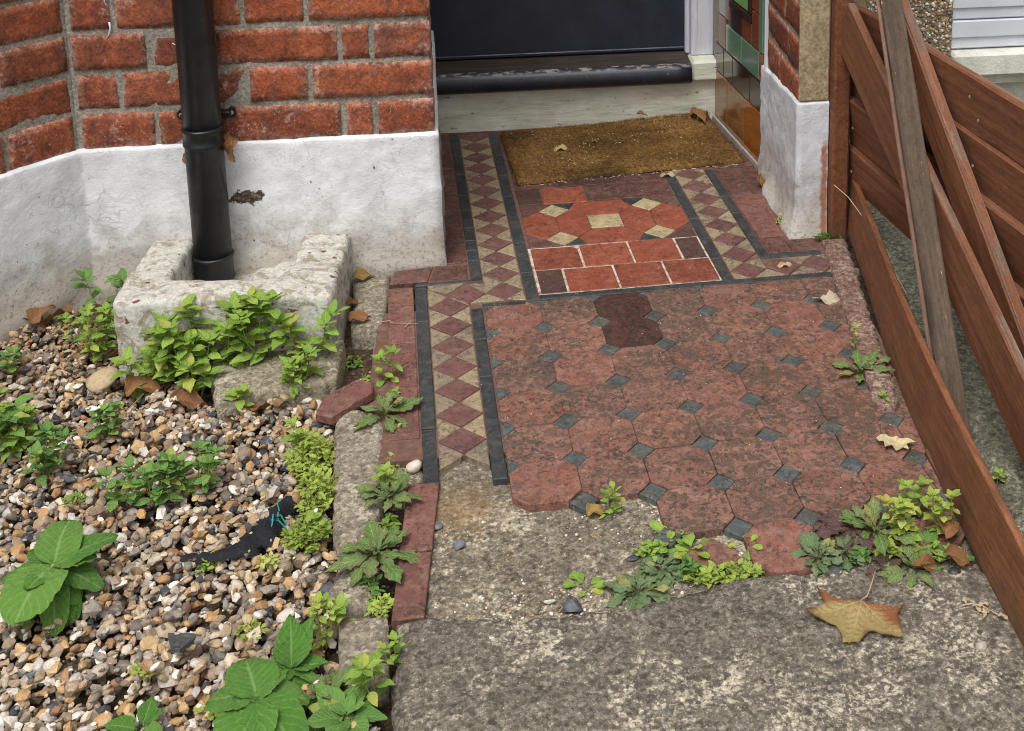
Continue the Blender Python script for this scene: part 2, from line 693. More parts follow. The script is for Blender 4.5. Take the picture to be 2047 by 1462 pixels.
# soil
N = NT('dark_soil', .95, .15)
p = N.pos()
c = N.ramp(N.noise(p, 120, 6, .7), [(.3, lin((46, 38, 31))), (.5, lin((84, 70, 57))), (.7, lin((132, 114, 92)))])
c = N.mix(N.step(N.voro(p, 210)[0], .2, .1, 0, .5), c, lin((150, 132, 108)))
N.bump(N.noise(p, 160, 6, .75), .9, .006)
M['soil'] = N.done(c)

# mortar bed under the tiles
N = NT('tile_bed_mortar', .9, .2)
p = N.pos()
c = N.ramp(N.noise(p, 60, 5, .7), [(.3, lin((86, 66, 56))), (.6, lin((116, 88, 76))), (.8, lin((150, 128, 112)))])
M['bed'] = N.done(c)
N = NT('white_grout', .85, .2)
p = N.pos()
c = N.ramp(N.noise(p, 60, 6, .8), [(.38, lin((120, 96, 80))), (.5, lin((186, 174, 158))), (.7, lin((212, 204, 190)))])
M['grout'] = N.done(c)

# bricks
N = NT('red_brick', .88, .2)
p = N.pos()
r = N.rand()
q = N.shift(p, r)
base = N.ramp(r, [(0, lin((166, 86, 54))), (.18, lin((134, 72, 54))), (.36, lin((178, 98, 62))), (.5, lin((128, 66, 50))), (.66, lin((158, 80, 54))), (.8, lin((122, 80, 72))), (.9, lin((170, 90, 60))), (1, lin((140, 78, 58)))])
vr = N.math('FRACT', N.math('MULTIPLY', r, 17.3))
base = N.mix(1.0, base, N.ramp(vr, [(0, (.62, .64, .66, 1)), (.4, (.9, .92, .94, 1)), (.8, (1.06, 1.08, 1.1, 1)), (1, (.8, .92, .98, 1))]), 'MULTIPLY')
a = N.noise(q, 38, 5, .7, .8)
c = N.mix(N.step(a, .43, .60, 0, .8), base, N.mix(N.step(N.noise(q, 16, 3), .42, .56), lin((98, 61, 50)), lin((172, 98, 66))))
c = N.mix(N.step(N.noise(q, 85, 4, .7, .6), .52, .64, 0, .6), c, lin((96, 60, 47)))
ef = N.math('MULTIPLY', N.step(N.noise(q, 11, 4, .6, .6), .53, .64), N.step(N.noise(p, 100, 4, .7, .6), .46, .6, 0, .85))
c = N.mix(ef, c, lin((186, 156, 146)))
c = N.mix(N.step(N.noise(p, 330, 5, .88), .42, .6, 0, .42), c, lin((92, 50, 38)))
ed = N.math('MULTIPLY', N.sep(N.attr())[0], N.step(N.noise(p, 55, 7, .85, .6), .44, .6, 0, .8))
c = N.mix(ed, c, lin((182, 152, 138)))
wx = N.math('MULTIPLY', N.step(N.noise(p, 210, 4, .7, .3), .62, .70, 0, .85), N.step(N.sep(p)[2], .45, .27))
c = N.mix(wx, c, lin((216, 208, 200)))
c = N.mix(.06, c, lin((130, 96, 80)))
c = N.mix(1.0, c, (1.1, 1.06, 1.02, 1), 'MULTIPLY')
c = N.grains(c, p, 240, .72, 1.22)
N.bump(N.noise(p, 220, 4, .7), .6, .002)
N.bump(a, .32, .003)
M['brick'] = N.done(c)
N = NT('grey_mortar', .92, .2)
p = N.pos()
c = N.ramp(N.noise(p, 190, 6, .85), [(.3, lin((112, 106, 96))), (.5, lin((152, 145, 132))), (.7, lin((190, 182, 168)))])
c = N.mix(N.step(N.noise(p, 14, 3), .45, .7, 0, .4), c, lin((96, 92, 78)))
c = N.grains(c, p, 240, .75, 1.2)
N.bump(N.noise(p, 200, 4, .75), .9, .003)
M['mortar'] = N.done(c)


def white_render(name, tint=(230, 231, 232), grime=1.0, rust=()):
    N = NT(name, .7, .3)
    p = N.pos()
    x, y, z = N.sep(p)
    fine = N.noise(p, 140, 6, .72)
    lump = N.noise(p, 22, 5, .6, .4)
    c = N.ramp(lump, [(.3, lin([t * .9 for t in tint])), (.6, lin(tint))])
    # crazed paint: thin broken cracks
    warp = N.n('ShaderNodeVectorMath', operation='ADD')
    N.put(warp.inputs[0], p)
    nn = N.n('ShaderNodeTexNoise')
    N.put(nn.inputs['Vector'], p)
    nn.inputs['Scale'].default_value = 28
    sc = N.n('ShaderNodeVectorMath', operation='SCALE')
    N.put(sc.inputs[0], nn.outputs['Color'])
    sc.inputs['Scale'].default_value = .05
    N.put(warp.inputs[1], sc.outputs[0])
    cr = N.step(N.voro(warp.outputs[0], 26, 'DISTANCE_TO_EDGE')[0], .022, .006)
    cr2 = N.step(N.voro(warp.outputs[0], 75, 'DISTANCE_TO_EDGE')[0], .04, .01)
    msk = N.step(N.noise(p, 9, 3, .6), .5, .62)
    crk = N.math('MAXIMUM', N.math('MULTIPLY', cr, N.math('MULTIPLY', msk, .28)), N.math('MULTIPLY', cr2, N.step(N.noise(p, 16, 3, .6), .54, .66, 0, .3)))
    # splashed soil low down, in its own ragged patches
    low = N.math('MULTIPLY', N.step(N.math('ADD', z, N.math('MULTIPLY', N.math('SUBTRACT', lump, .5), .16)), .17, .0), grime)
    c = N.mix(N.math('MULTIPLY', low, .75), c, lin((168, 156, 136)))
    c = N.mix(N.math('MULTIPLY', N.step(fine, .5, .68), N.math('MULTIPLY', low, .75)), c, lin((112, 98, 80)))
    c = N.mix(crk, c, lin((104, 92, 78)))
    ch = N.math('MULTIPLY', N.step(N.noise(p, 75, 3, .6), .70, .73), N.step(N.noise(p, 7, 2), .48, .56))
    c = N.mix(ch, c, lin((96, 78, 66)))
    # broken-out patch beside the downpipe
    nz = N.noise(p, 80, 4, .65)
    br = N.ball(N.mapv(p, (1, 1, 2.3)), (-.352, -.012, .158 * 2.3), .032, .006, nz, .08)
    c = N.mix(br, c, N.ramp(N.noise(p, 130, 5, .7), [(.38, lin((48, 40, 34))), (.56, lin((98, 82, 62))), (.72, lin((176, 166, 148)))]))
    N.bump(br, 1.0, -.008)
    nz2 = N.noise(p, 60, 5, .6)
    for band in rust:
        dx = N.math('ABSOLUTE', N.math('SUBTRACT', x, N.math('ADD', band[0], N.math('MULTIPLY', N.math('SUBTRACT', nz2, .5), .02))))
        k = N.math('MULTIPLY', N.step(dx, band[1], band[1] * .3), N.step(z, band[2], band[2] - .03))
        c = N.mix(N.math('MULTIPLY', k, .85), c, N.ramp(fine, [(.35, lin((120, 70, 40))), (.6, lin((176, 112, 62)))]))
    N.bump(N.noise(p, 45, 6, .7), .35, .005)
    N.bump(N.noise(p, 110, 5, .75), .4, .003)
    N.bump(fine, .5, .002)
    N.bump(crk, .5, -.0015)
    return N.done(c)


M['white'] = white_render('white_painted_render')
M['white_pier'] = white_render('white_painted_pier', (220, 221, 226), .9, rust=[(.7645, .010, .21)])
N = NT('flaking_white_gully', .85, .25)
p = N.pos()
a = N.noise(p, 34, 6, .7, .6)
c = N.mix(N.step(a, .40, .50), lin((162, 151, 131)), lin((204, 201, 191)))
c = N.mix(N.step(N.noise(p, 110, 7, .85), .5, .64, 0, .5), c, lin((150, 142, 126)))
c = N.mix(N.math('MULTIPLY', N.step(N.noise(p, 48, 2, .5), .68, .71), .9), c, lin((104, 48, 44)))
c = N.mix(N.step(N.noise(p, 200, 4, .7), .62, .72, 0, .7), c, lin((92, 84, 72)))
N.bump(N.step(a, .44, .5), .5, .002)
N.bump(N.noise(p, 110, 6, .75), .7, .004)
c = N.grains(c, p, 230, .82, 1.1)
M['gully'] = N.done(c)
N = NT('chipped_cream_paint', .55, .4)
p = N.pos()
c = N.ramp(N.noise(p, 20, 4, .6), [(.3, lin((200, 199, 180))), (.7, lin((216, 217, 202)))])
ch = N.step(N.noise(N.mapv(p, (40, 40, 130)), 1.0, 4, .6), .66, .70)
c = N.mix(ch, c, lin((84, 72, 58)))
c = N.mix(N.step(N.noise(N.mapv(p, (9, 9, 30)), 1.0, 5, .65), .5, .75, 0, .5), c, lin((150, 142, 120)))
N.bump(N.noise(N.mapv(p, (12, 12, 60)), 1.0, 5, .65), .6, .006)
M['cream_paint'] = N.done(c)
N = NT('white_gloss_paint', .4, .5)
p = N.pos()
c = N.ramp(N.noise(N.mapv(p, (60, 60, 8)), 1.0, 5, .6), [(.3, lin((188, 188, 198))), (.7, lin((218, 218, 226)))])
c = N.mix(N.step(N.noise(p, 90, 3, .6), .70, .73), c, lin((110, 84, 66)))
M['gloss'] = N.done(c)
N = NT('navy_door_paint', .38, .5)
p = N.pos()
c = N.ramp(N.noise(p, 14, 4, .6), [(.3, lin((30, 34, 46))), (.7, lin((42, 47, 60)))])
c = N.mix(N.step(N.noise(p, 420, 2, .5), .74, .77), c, lin((120, 120, 120)))
N.bump(N.noise(N.mapv(p, (20, 20, 160)), 1.0, 3), .15, .001)
M['navy'] = N.done(c, N.step(N.noise(p, 30, 4), .3, .7, .32, .55))
N = NT('worn_navy_nosing', .4, .5)
p = N.pos()
z = N.sep(p)[2]
c = N.ramp(N.noise(p, 22, 4, .6), [(.3, lin((26, 28, 38))), (.7, lin((44, 46, 56)))])
wr = N.math('MULTIPLY', N.step(z, .146, .153), N.step(N.noise(N.mapv(p, (40, 90, 90)), 1.0, 4, .7), .5, .6))
c = N.mix(wr, c, lin((150, 146, 140)))
c = N.mix(N.step(N.noise(p, 160, 4, .7), .64, .7), c, lin((120, 116, 112)))
M['nosing'] = N.done(c)
N = NT('weathered_threshold_wood', .85, .25)
p = N.pos()
c = N.ramp(N.noise(N.mapv(p, (8, 140, 140)), 1.0, 7, .75), [(.3, lin((38, 34, 31))), (.55, lin((64, 57, 50))), (.75, lin((102, 92, 80)))])
N.bump(N.noise(N.mapv(p, (6, 160, 160)), 1.0, 4, .6), .7, .003)
M['threshold'] = N.done(c)


def glaze(name, a, b, rough=.12):
    N = NT(name, rough, .6)
    p = N.pos()
    r = N.rand()
    c = N.mix(N.noise(N.shift(p, r), 14, 3, .6), lin(a), lin(b))
    c = N.mix(N.step(N.noise(p, 60, 5, .7), .5, .8, 0, .35), c, lin([x * .55 for x in a]))
    N.bump(N.noise(p, 30, 2), .1, .002)
    N.b.inputs['Coat Weight'].default_value = .5
    N.b.inputs['Coat Roughness'].default_value = .1
    return N.done(c)


M['gl_amber'] = glaze('amber_glazed_tile', (126, 66, 20), (170, 96, 34))
M['gl_tan'] = glaze('tan_glazed_tile', (122, 84, 48), (150, 104, 60))
M['gl_dark'] = glaze('dark_brown_glazed_tile', (44, 28, 20), (66, 40, 26))
M['gl_brown'] = glaze('red_brown_glazed_tile', (110, 58, 30), (140, 76, 40))
M['gl_green'] = glaze('sage_green_glazed_tile', (92, 124, 100), (116, 146, 120))
M['gl_blue'] = glaze('grey_green_glazed_tile', (140, 156, 154), (160, 172, 168))
M['gl_bright'] = glaze('bright_green_glazed_tile', (120, 176, 96), (140, 190, 110))
N = NT('grey_cement_edge', .9, .2)
p = N.pos()
c = N.ramp(N.noise(p, 120, 5, .7), [(.3, lin((120, 114, 104))), (.7, lin((178, 170, 158)))])
M['cement'] = N.done(c)
N = NT('roughcast_stone_dressing', .9, .2)
p = N.pos()
c = N.ramp(N.noise(p, 45, 5, .65), [(.3, lin((150, 134, 104))), (.7, lin((182, 166, 136)))])
c = N.mix(N.step(N.voro(p, 190)[0], .2, .1, 0, .9), c, N.ramp(N.noise(p, 300, 1), [(.4, lin((90, 70, 52))), (.6, lin((206, 188, 158)))]))
N.bump(N.noise(p, 240, 5, .75), .8, .003)
c = N.grains(c, p, 220, .7, 1.25)
M['dressing'] = N.done(c)

# plastic pipe
N = NT('black_plastic', .36, .5)
p = N.pos()
c = N.ramp(N.noise(N.mapv(p, (30, 30, 6)), 1.0, 5, .65), [(.3, lin((14, 16, 20))), (.7, lin((25, 27, 32)))])
c = N.mix(N.step(N.noise(p, 230, 3, .6), .70, .76, 0, .5), c, lin((130, 126, 120)))
N.bump(N.noise(p, 60, 4), .08, .001)
M['plastic'] = N.done(c, N.step(N.noise(p, 18, 5, .7), .3, .75, .3, .6))
N = NT('rusty_screw', .5, .5)
M['screw'] = N.done(lin((150, 128, 100)))


def wood(name, cols, rough=.62, grain=(85, 85, 2.6), wear=0.0, wcol=(196, 150, 118), knots=True):
    """grain runs along local Y"""
    N = NT(name, rough, .35)
    q = N.shift(N.objc(), N.rand())
    a = N.noise(N.mapv(q, (grain[0], grain[2], grain[1])), 1.0, 5, .62, .9)
    b = N.noise(N.mapv(q, (grain[0] * 6, grain[2] * 3, grain[1] * 6)), 1.0, 5, .7)
    d = N.noise(q, 6, 3, .6)
    c = N.ramp(a, [(.28, lin(cols[0])), (.5, lin(cols[1])), (.72, lin(cols[2]))])
    c = N.mix(N.step(b, .5, .75, 0, .35), c, lin([x * .62 for x in cols[0]]))
    c = N.mix(N.step(N.noise(q, 300, 5, .88), .42, .62, 0, .35), c, lin([x * .7 for x in cols[0]]))
    kn = N.voro(N.mapv(q, (9, 2.4, 9)), 1.0)[0]
    c = N.mix(N.step(kn, .14, .06, 0, .6), c, lin([x * .5 for x in cols[0]]))
    c = N.mix(N.step(d, .5, .72, 0, .35), c, lin([x * .78 for x in cols[1]]))
    if wear:
        c = N.mix(N.step(N.noise(N.mapv(q, (60, 14, 60)), 1.0, 5, .75), .70 - wear * .1, .76 - wear * .1), c, lin(wcol))
    fl = N.step(N.voro(q, 70)[0], .07, .03, 0, .8)
    c = N.mix(N.math('MULTIPLY', fl, N.step(N.noise(q, 17, 2), .55, .62)), c, lin(wcol))
    wp = N.pos()
    al = N.math('MULTIPLY', N.step(N.math('ADD', N.sep(wp)[2], N.math('MULTIPLY', N.math('SUBTRACT', N.noise(wp, 30, 5, .7), .5), .16)), .05, -.02), .6)
    c = N.mix(al, c, lin((74, 66, 48)))
    c = N.grains(c, N.mapv(q, (1, .25, 1)), 240, .84, 1.14)
    N.bump(b, .35, .0015)
    N.bump(a, .3, .002)
    return N.done(c)


M['stain'] = wood('brown_stained_wood', [(100, 63, 43), (129, 83, 58), (145, 98, 71)])
M['stain2'] = wood('brown_stained_wood_lighter', [(102, 63, 42), (130, 82, 56), (146, 98, 69)], wear=.3)
M['post_wood'] = wood('orange_brown_post_wood', [(98, 58, 38), (124, 76, 51), (140, 91, 62)], wear=.4, wcol=(206, 150, 104))
M['batten'] = wood('weathered_grey_batten', [(60, 49, 40), (84, 69, 56), (104, 88, 72)], .85, wear=.5, wcol=(176, 156, 130))
M['raw_edge'] = wood('sawn_pale_edge', [(98, 72, 58), (122, 94, 78), (146, 118, 100)], .8)
M['old_red'] = mk_concrete('worn_pink_edging', (98, 74, 64), (138, 110, 97), (172, 150, 136), -.04)

# neighbour
N = NT('white_upvc', .35, .5)
p = N.pos()
c = N.ramp(N.noise(p, 9, 3), [(.3, lin((200, 206, 212))), (.7, lin((216, 222, 228)))])
M['upvc'] = N.done(c)
M['dirty_white'] = white_render('neighbour_white_sill', (222, 220, 208), .2)
N = NT('pebbledash_mortar', .9, .2)
M['dash_m'] = N.done(lin((140, 124, 92)))

# pebbles: colour of each stone from its attribute, plus speckle
N = NT('flint_pebble', .6, .4)
p = N.pos()
t = N.attr()
c = N.mix(N.step(N.noise(p, 130, 5, .7, .5), .4, .75, 0, .45), t, N.mix(1.0, t, lin((150, 130, 112)), 'MULTIPLY'))
c = N.mix(N.step(N.noise(p, 75, 4, .6, .8), .56, .7, 0, .55), c, lin((196, 180, 156)))
c = N.mix(N.step(N.noise(p, 330, 5, .85), .48, .66, 0, .35), c, lin((84, 70, 56)))
N.bump(N.noise(p, 260, 4, .7), .3, .0012)
M['pebble'] = N.done(c, N.step(N.noise(p, 60, 3), .3, .7, .45, .8))

# mat
N = NT('coir', .95, .1)
p = N.pos()
b = N.noise(p, 6.5, 4, .6, .3)
c = N.ramp(b, [(.32, lin((100, 76, 45))), (.5, lin((136, 103, 60))), (.68, lin((156, 121, 74)))])
c = N.mix(N.step(N.noise(N.mapv(p, (4, 9, 9)), 1.0, 4, .6, .5), .52, .68, 0, .75), c, lin((74, 58, 36)))
c = N.mix(N.step(N.noise(p, 260, 6, .9), .42, .6, 0, .55), c, lin((82, 58, 30)))
c = N.grains(c, p, 230, .55, 1.4)
N.bump(N.noise(p, 300, 3, .8), 1.0, .003)
M['coir'] = N.done(c)


def leaf_mat(name, c0, c1, c2, vein=(170, 190, 120), veink=.35, freq=9, tl=.22, rough=.5, bumpk=.5, edge=None, spots=None, wr=0.0, yellow=1.0):
    """uv: u along the leaf, v across (-1..1 mapped to 0..1)"""
    N = NT(name, rough, .4)
    r = N.rand()
    u = N.sep(N.uv())
    t = u[0]
    s = N.math('ABSOLUTE', N.math('SUBTRACT', N.math('MULTIPLY', u[1], 2.0), 1.0))
    q = N.shift(N.objc(), r)
    base = N.ramp(r, [(0, lin(c0)), (.45, lin(c1)), (.88, lin(c2)), (.94, lin([a_ + (b_ - a_) * .5 * yellow for a_, b_ in zip(c2, (214, 196, 96))])), (1, lin([a_ + (b_ - a_) * .5 * yellow for a_, b_ in zip(c1, (196, 170, 90))]))])
    base = N.mix(N.step(N.noise(q, 90, 4, .6), .35, .7, 0, .4), base, N.mix(1.0, base, lin((150, 165, 130)), 'MULTIPLY'))
    mid = N.step(s, .09, .03)
    ph = N.math('SUBTRACT', N.math('MULTIPLY', t, freq), N.math('MULTIPLY', s, freq * .33))
    sv = N.math('ABSOLUTE', N.math('SUBTRACT', N.math('FRACT', ph), .5))
    side = N.step(sv, .10, .02)
    v = N.math('MAXIMUM', mid, N.math('MULTIPLY', side, .6))
    c = N.mix(N.math('MULTIPLY', v, veink), base, lin(vein))
    if edge:
        c = N.mix(N.step(N.math('ADD', s, N.math('MULTIPLY', N.noise(q, 60, 3), .5)), .85, 1.2, 0, .8), c, lin(edge))
    if spots:
        c = N.mix(N.step(N.noise(q, 55, 4, .6), .56, .68, 0, .75), c, lin(spots))
    h = N.math('ADD', N.math('MULTIPLY', sv, 1.0), N.math('MULTIPLY', N.noise(q, 160, 3), .6 + wr))
    N.bump(h, bumpk, .003)
    m = N.done(c)
    N.translucent(c, tl)
    return m


M['lf_big'] = leaf_mat('broad_leaf', (88, 138, 54), (100, 150, 60), (118, 162, 72), (172, 202, 132), .42, 8, .2, .34, .55, wr=1.4, yellow=0.0)
M['lf_mid'] = leaf_mat('mercury_leaf', (128, 164, 62), (148, 182, 74), (170, 196, 88), (196, 212, 140), .3, 7)
M['lf_dark'] = leaf_mat('dark_leaf', (98, 140, 66), (114, 156, 74), (134, 170, 84), (164, 192, 128), .3, 7)
M['lf_yel'] = leaf_mat('chickweed_leaf', (152, 178, 74), (176, 194, 88), (206, 212, 116), (216, 220, 150), .2, 5)
M['lf_thistle'] = leaf_mat('sow_thistle_leaf', (112, 148, 70), (130, 160, 82), (146, 166, 100), (190, 202, 160), .5, 6, .18, .5, .8, edge=(138, 128, 96), spots=(136, 128, 104))
M['lf_grey'] = leaf_mat('ragwort_leaf', (108, 130, 88), (118, 142, 94), (132, 150, 108), (170, 178, 140), .3, 7, spots=(122, 112, 98))
M['lf_purple'] = leaf_mat('purple_leaf', (98, 70, 72), (110, 80, 78), (104, 84, 66), (150, 130, 116), .3, 6)
M['lf_brown'] = leaf_mat('dry_brown_leaf', (138, 92, 56), (160, 112, 72), (120, 80, 52), (180, 140, 100), .3, 7, .12, .8)
M['lf_pale'] = leaf_mat('bleached_leaf', (196, 168, 126), (212, 186, 146), (204, 190, 168), (226, 210, 180), .3, 6, .1, .8)
N = NT('weed_stem', .6, .3)
M['stem'] = N.done(N.mix(N.rand(), lin((128, 150, 66)), lin((150, 140, 80))))
N = NT('dry_twig', .8, .2)
M['twig'] = N.done(N.mix(N.rand(), lin((150, 122, 94)), lin((196, 176, 152))))
N = NT('moss', .95, .1)
p = N.pos()
M['moss'] = N.done(N.ramp(N.noise(p, 300, 4, .7), [(.3, lin((40, 70, 22))), (.6, lin((78, 116, 36))), (.8, lin((120, 152, 56)))]))
N = NT('black_membrane', .75, .3)
p = N.pos()
c = N.ramp(N.noise(p, 200, 5, .7), [(.3, lin((16, 17, 20))), (.6, lin((34, 35, 40))), (.85, lin((70, 70, 76)))])
N.bump(N.noise(p, 380, 3, .7), .8, .002)
M['membrane'] = N.done(c)
N = NT('teal_thread', .5, .4)
M['teal'] = N.done(lin((30, 128, 122)))
N = NT('white_fleck', .8, .2)
M['fleck'] = N.done(N.mix(N.step(N.noise(N.pos(), 60, 1), .4, .6), lin((228, 220, 206)), lin((190, 168, 132))))

# ================================================================== THE SETTING
# ---- soil sheet
v, f = [], []
n = 60
xs = np.r_[np.linspace(-12, -1.6, 6), np.linspace(-1.4, 1.8, n), np.linspace(2.2, 12, 6)]
ys = np.r_[np.linspace(-12, -1.9, 6), np.linspace(-1.7, 1.2, n), np.linspace(1.6, 12, 6)]
X, Y = np.meshgrid(xs, ys, indexing='ij')
G = np.c_[X.ravel(), Y.ravel(), 0 * X.ravel()]
G[:, 2] = -0.040 + .006 * fbm(G, 14, 3, 3)
ny = len(ys)
f = [[i * ny + j, (i + 1) * ny + j, (i + 1) * ny + j + 1, i * ny + j + 1] for i in range(len(xs) - 1) for j in range(ny - 1)]
o = obj('ground', G, f, M['soil'], smooth=True, origin=(0, 0, 0))
tag(o, 'dark crumbly garden soil under gravel and paving', 'soil', kind='structure')

# ---- concrete: old screed where tiles have gone, then the front slab
scr = rough([(-.005, -.60), (.75, -.62), (.75, -1.02), (.01, -1.02)], .02, .003, 4)
zs = lambda q: -.0105 + .0035 * fbm(np.c_[q, 0 * q[:, 0]], 16, 3, 11) + .0016 * fbm(np.c_[q, 0 * q[:, 0]], 90, 3, 12)
o = sheet('screed', scr, .011, zs, .03, M['screed'])
tag(o, 'patchy pale old screed where path tiles are missing', 'concrete', kind='structure')
sl = [(-.024, -.968), (.012, -.965), (.09, -.976), (.181, -.983), (.25, -.978), (.30, -.969), (.37, -.957), (.42, -.944), (.483, -.949), (.56, -.945), (.64, -.958), (.712, -.968),
      (.80, -1.0), (.83, -1.2), (.84, -1.75), (.0, -1.75), (-.02, -1.3), (-.012, -1.14), (-.022, -1.06), (-.018, -1.02)]
slo = rough(sl, .005, .008, 21)
zs = lambda q: .0005 + .0028 * fbm(np.c_[q, 0 * q[:, 0]], 12, 3, 14) + .0011 * fbm(np.c_[q, 0 * q[:, 0]], 110, 2, 15)
o = sheet('path', slo, .012, zs, .04, M['slab'], round_=.009)
tag(o, 'grey concrete path slab mottled with pale lichen', 'path', kind='structure')

# ---- tiled path: octagons with dots, borders of diamonds, red edging
bedv, bedf = box_geo((-.10, -.64, -.04), (.76, -.19, -.0022), 0)
path = obj('tiled_path', bedv, bedf, M['bed'], origin=(.3, -.4, -.02))
tag(path, 'Victorian path of worn red octagon tiles with slate dots', 'tiled path', kind='structure')
Lq, gx, gy, ga = .09765, .18264, -.18556, .06505
cg, sg = math.cos(ga), math.sin(ga)
lat = lambda c, r: np.array([gx + Lq * (c * cg + r * sg), gy + Lq * (c * sg - r * cg)])
PFx = lambda u, v: np.array([.1863 + u - .075 * v, -.1625 + .028 * u + v])


def PXL(a, y):
    return np.array([a - .0702 * (y + .0985), y])


# line of the porch's front black strip (keep below) and the border strip (keep to the right)
na = PFx(-.2, -.021)
nb = PFx(.6, -.021)
e = (nb - na) / np.linalg.norm(nb - na)
n_top = np.array([-e[1], e[0]])
d_top = n_top @ na
la, lb = PXL(.075, -.2), PXL(.075, -.8)
e = (lb - la) / np.linalg.norm(lb - la)
n_lf = np.array([e[1], -e[0]])
if n_lf[0] > 0: n_lf = -n_lf
d_lf = n_lf @ la
q = .222


def clip_path(poly):
    p = clip(poly, n_top, d_top)
    if len(p) > 2: p = clip(p, n_lf, d_lf)
    if len(p) > 2: p = clip(p, (1, 0), .765)
    return p


missing = {(-1, 6), (0, 6), (-1, 7), (0, 7)}
special = {(1, 0): 'oct_brown', (1, 1): 'oct_brown', (-1, 0): 'oct_clean', (2, 7): 'oct_clean', (-1, 5): 'oct_clean', (0, 2): 'oct_clean', (4, 1): 'oct_clean'}
for r in range(0, 8):
    for c in range(-1, 6):
        if (c, r) in missing: continue
        if (c, r) == (1, 7): continue
        h = .5
        k = h - q
        pts = [lat(c + .5 + a, r + .5 + b) for a, b in ((-h, -k), (-k, -h), (k, -h), (h, -k), (h, k), (k, h), (-k, h), (-h, k))]
        if c == 5:
            pts = [lat(c + a, r + .5 + b) for a, b in ((0, -k), (q, -h), (.56, -h), (.56, h), (q, h), (0, k))]
        if r == 7 and c == 3: pts = [lat(c + .5 + a, r + .5 + b) for a, b in ((-h, -k), (-k, -h), (k, -h), (h, -k), (h, -.1), (.1, .25), (-.2, .3), (-h, .1))]
        p = clip_path(pts)
        m = M[special.get((c, r), 'oct')]
        up = .003 if (c, r) == (-1, 5) else 0
        tile(p, m, path, top=up, gap=.0002 if r < 4 else .0005, tilt=.0035 if r < 5 else .007, jz=.0003, bev=.0006)
# broken octagon piece at the front edge
tile([lat(1.25, 7.2), lat(1.62, 7.12), lat(1.83, 7.35), lat(1.9, 7.66), lat(1.6, 7.72), lat(1.3, 7.6), lat(1.2, 7.4)], M['oct_clean'], path, top=-.003, tilt=.03)
for r in range(0, 9):
    for c in range(-1, 7):
        if r == 8 and c not in (3,): continue
        if r == 7 and c < 1 or r == 6 and c < 0 or (c, r) in ((1, 7),) and False: continue
        if c == 6: continue
        k = q - .004
        p = clip_path([lat(c - k, r), lat(c, r - k), lat(c + k, r), lat(c, r + k)])
        tile(p, M['dot'], path, top=-.0002, gap=.0006, tilt=.008)
# side borders
ydv = [-.1005, -.2292, -.315, -.5668, -.702]
for a0, a1, ys_ in ((-.0445, -.0212, [-.1005, -.232, -.40, -.567, -.700]), (.0525, .0742, [-.2, -.31, -.43, -.556, -.706])):
    for y1, y0 in zip(ys_[:-1], ys_[1:]):
        tile([PXL(a0, y0), PXL(a1, y0), PXL(a1, y1), PXL(a0, y1)], M['black'], path, gap=.0006, tilt=.004)
for k in range(0, 7):
    yc = -.1838 - .0698 * k
    ha, hy = .0358, .0347
    cx_ = .0163
    tile([PXL(cx_ - ha, yc), PXL(cx_, yc - hy), PXL(cx_ + ha, yc), PXL(cx_, yc + hy)], M['plum'], path, gap=.0007)
    ym = yc - .0349
    for s_, e_ in ((-1, -.0206), (1, .0521)):
        if k == 6:
            tile([PXL(e_, yc - .002), PXL(cx_ + s_ * .0008, ym), PXL(cx_ + s_ * .004, ym - .008), PXL(e_, ym - .034)], M['cream'], path, gap=.0006)
        else:
            tile([PXL(e_, yc - .001), PXL(cx_ + s_ * .0008, ym), PXL(e_, ym - .034)], M['cream'], path, gap=.0006)
tile([PXL(.0521, -.1838 + .001), PXL(.0521 - .035, -.1838 + .036), PXL(.0521, -.149)], M['cream'], path, gap=.0006, top=-.0004)
tile([PXL(-.0206, -.183), PXL(.0155, -.148), PXL(-.0206, -.113)], M['cream'], path, gap=.0006)
# corner of the border towards the porch
tile([PXL(-.0206, -.112), PXL(-.0206, -.099), (.052, -.096), (.03, -.12), (.017, -.133)], M['cream'], path, gap=.0006)
tile([(.0255, -.1465), (.056, -.1805), (.087, -.144), (.054, -.1085)], M['plum'], path, gap=.0008)
tile([(.058, -.179), (.088, -.146), (.118, -.170), (.122, -.176)], M['cream'], path, gap=.0006)
tile([(.056, -.107), (.066, -.098), (.086, -.11), (.1, -.125), (.088, -.142)], M['cream'], path, gap=.0006)
tile([(-.044, -.0985), (.059, -.0945), (.059, -.0825), (-.044, -.0865)], M['black'], path, gap=.0006)
tile([PXL(.0742, -.183), (.160, -.1795), (.160, -.197), PXL(.0742, -.197)], M['black'], path, gap=.0006)
# red edging on the outside
for y1, y0 in ((-.0995, -.168), (-.168, -.303), (-.303, -.44), (-.44, -.588)):
    tile([PXL(-.0935, y0), PXL(-.0455, y0), PXL(-.0455, y1), PXL(-.0935, y1)], M['edge_red'], path, gap=.0009, tilt=.006)
for y1, y0 in ((-.700, -.845), (-.847, -.968)):
    tile([(-.0405 - .05 * (y0 + .7), y0), (.0105 - .0 * (y0 + .7), y0 - .002), (-.0005 - .04 * (y1 + .7), y1), (-.0385 - .05 * (y1 + .7), y1)] if False else
         [(-.030 + .02 * (y0 + .968), y0), (.0115 + .036 * (y0 + .968), y0 + .002), (.0115 + .036 * (y1 + .968), y1 + .002), (-.030 + .02 * (y1 + .968), y1)], M['edge_red'], path, top=-.001, gap=.001, tilt=.006, thick=.03)

# ---- porch floor
pv, pf = box_geo((-.02, -.19, -.04), (.76, .745, -.0022), 0)
porch = obj('porch_floor', pv, pf, M['bed'], origin=(.34, .2, -.02))
tag(porch, 'porch floor of red, plum, black and buff geometric tiles', 'tiled floor', kind='structure')


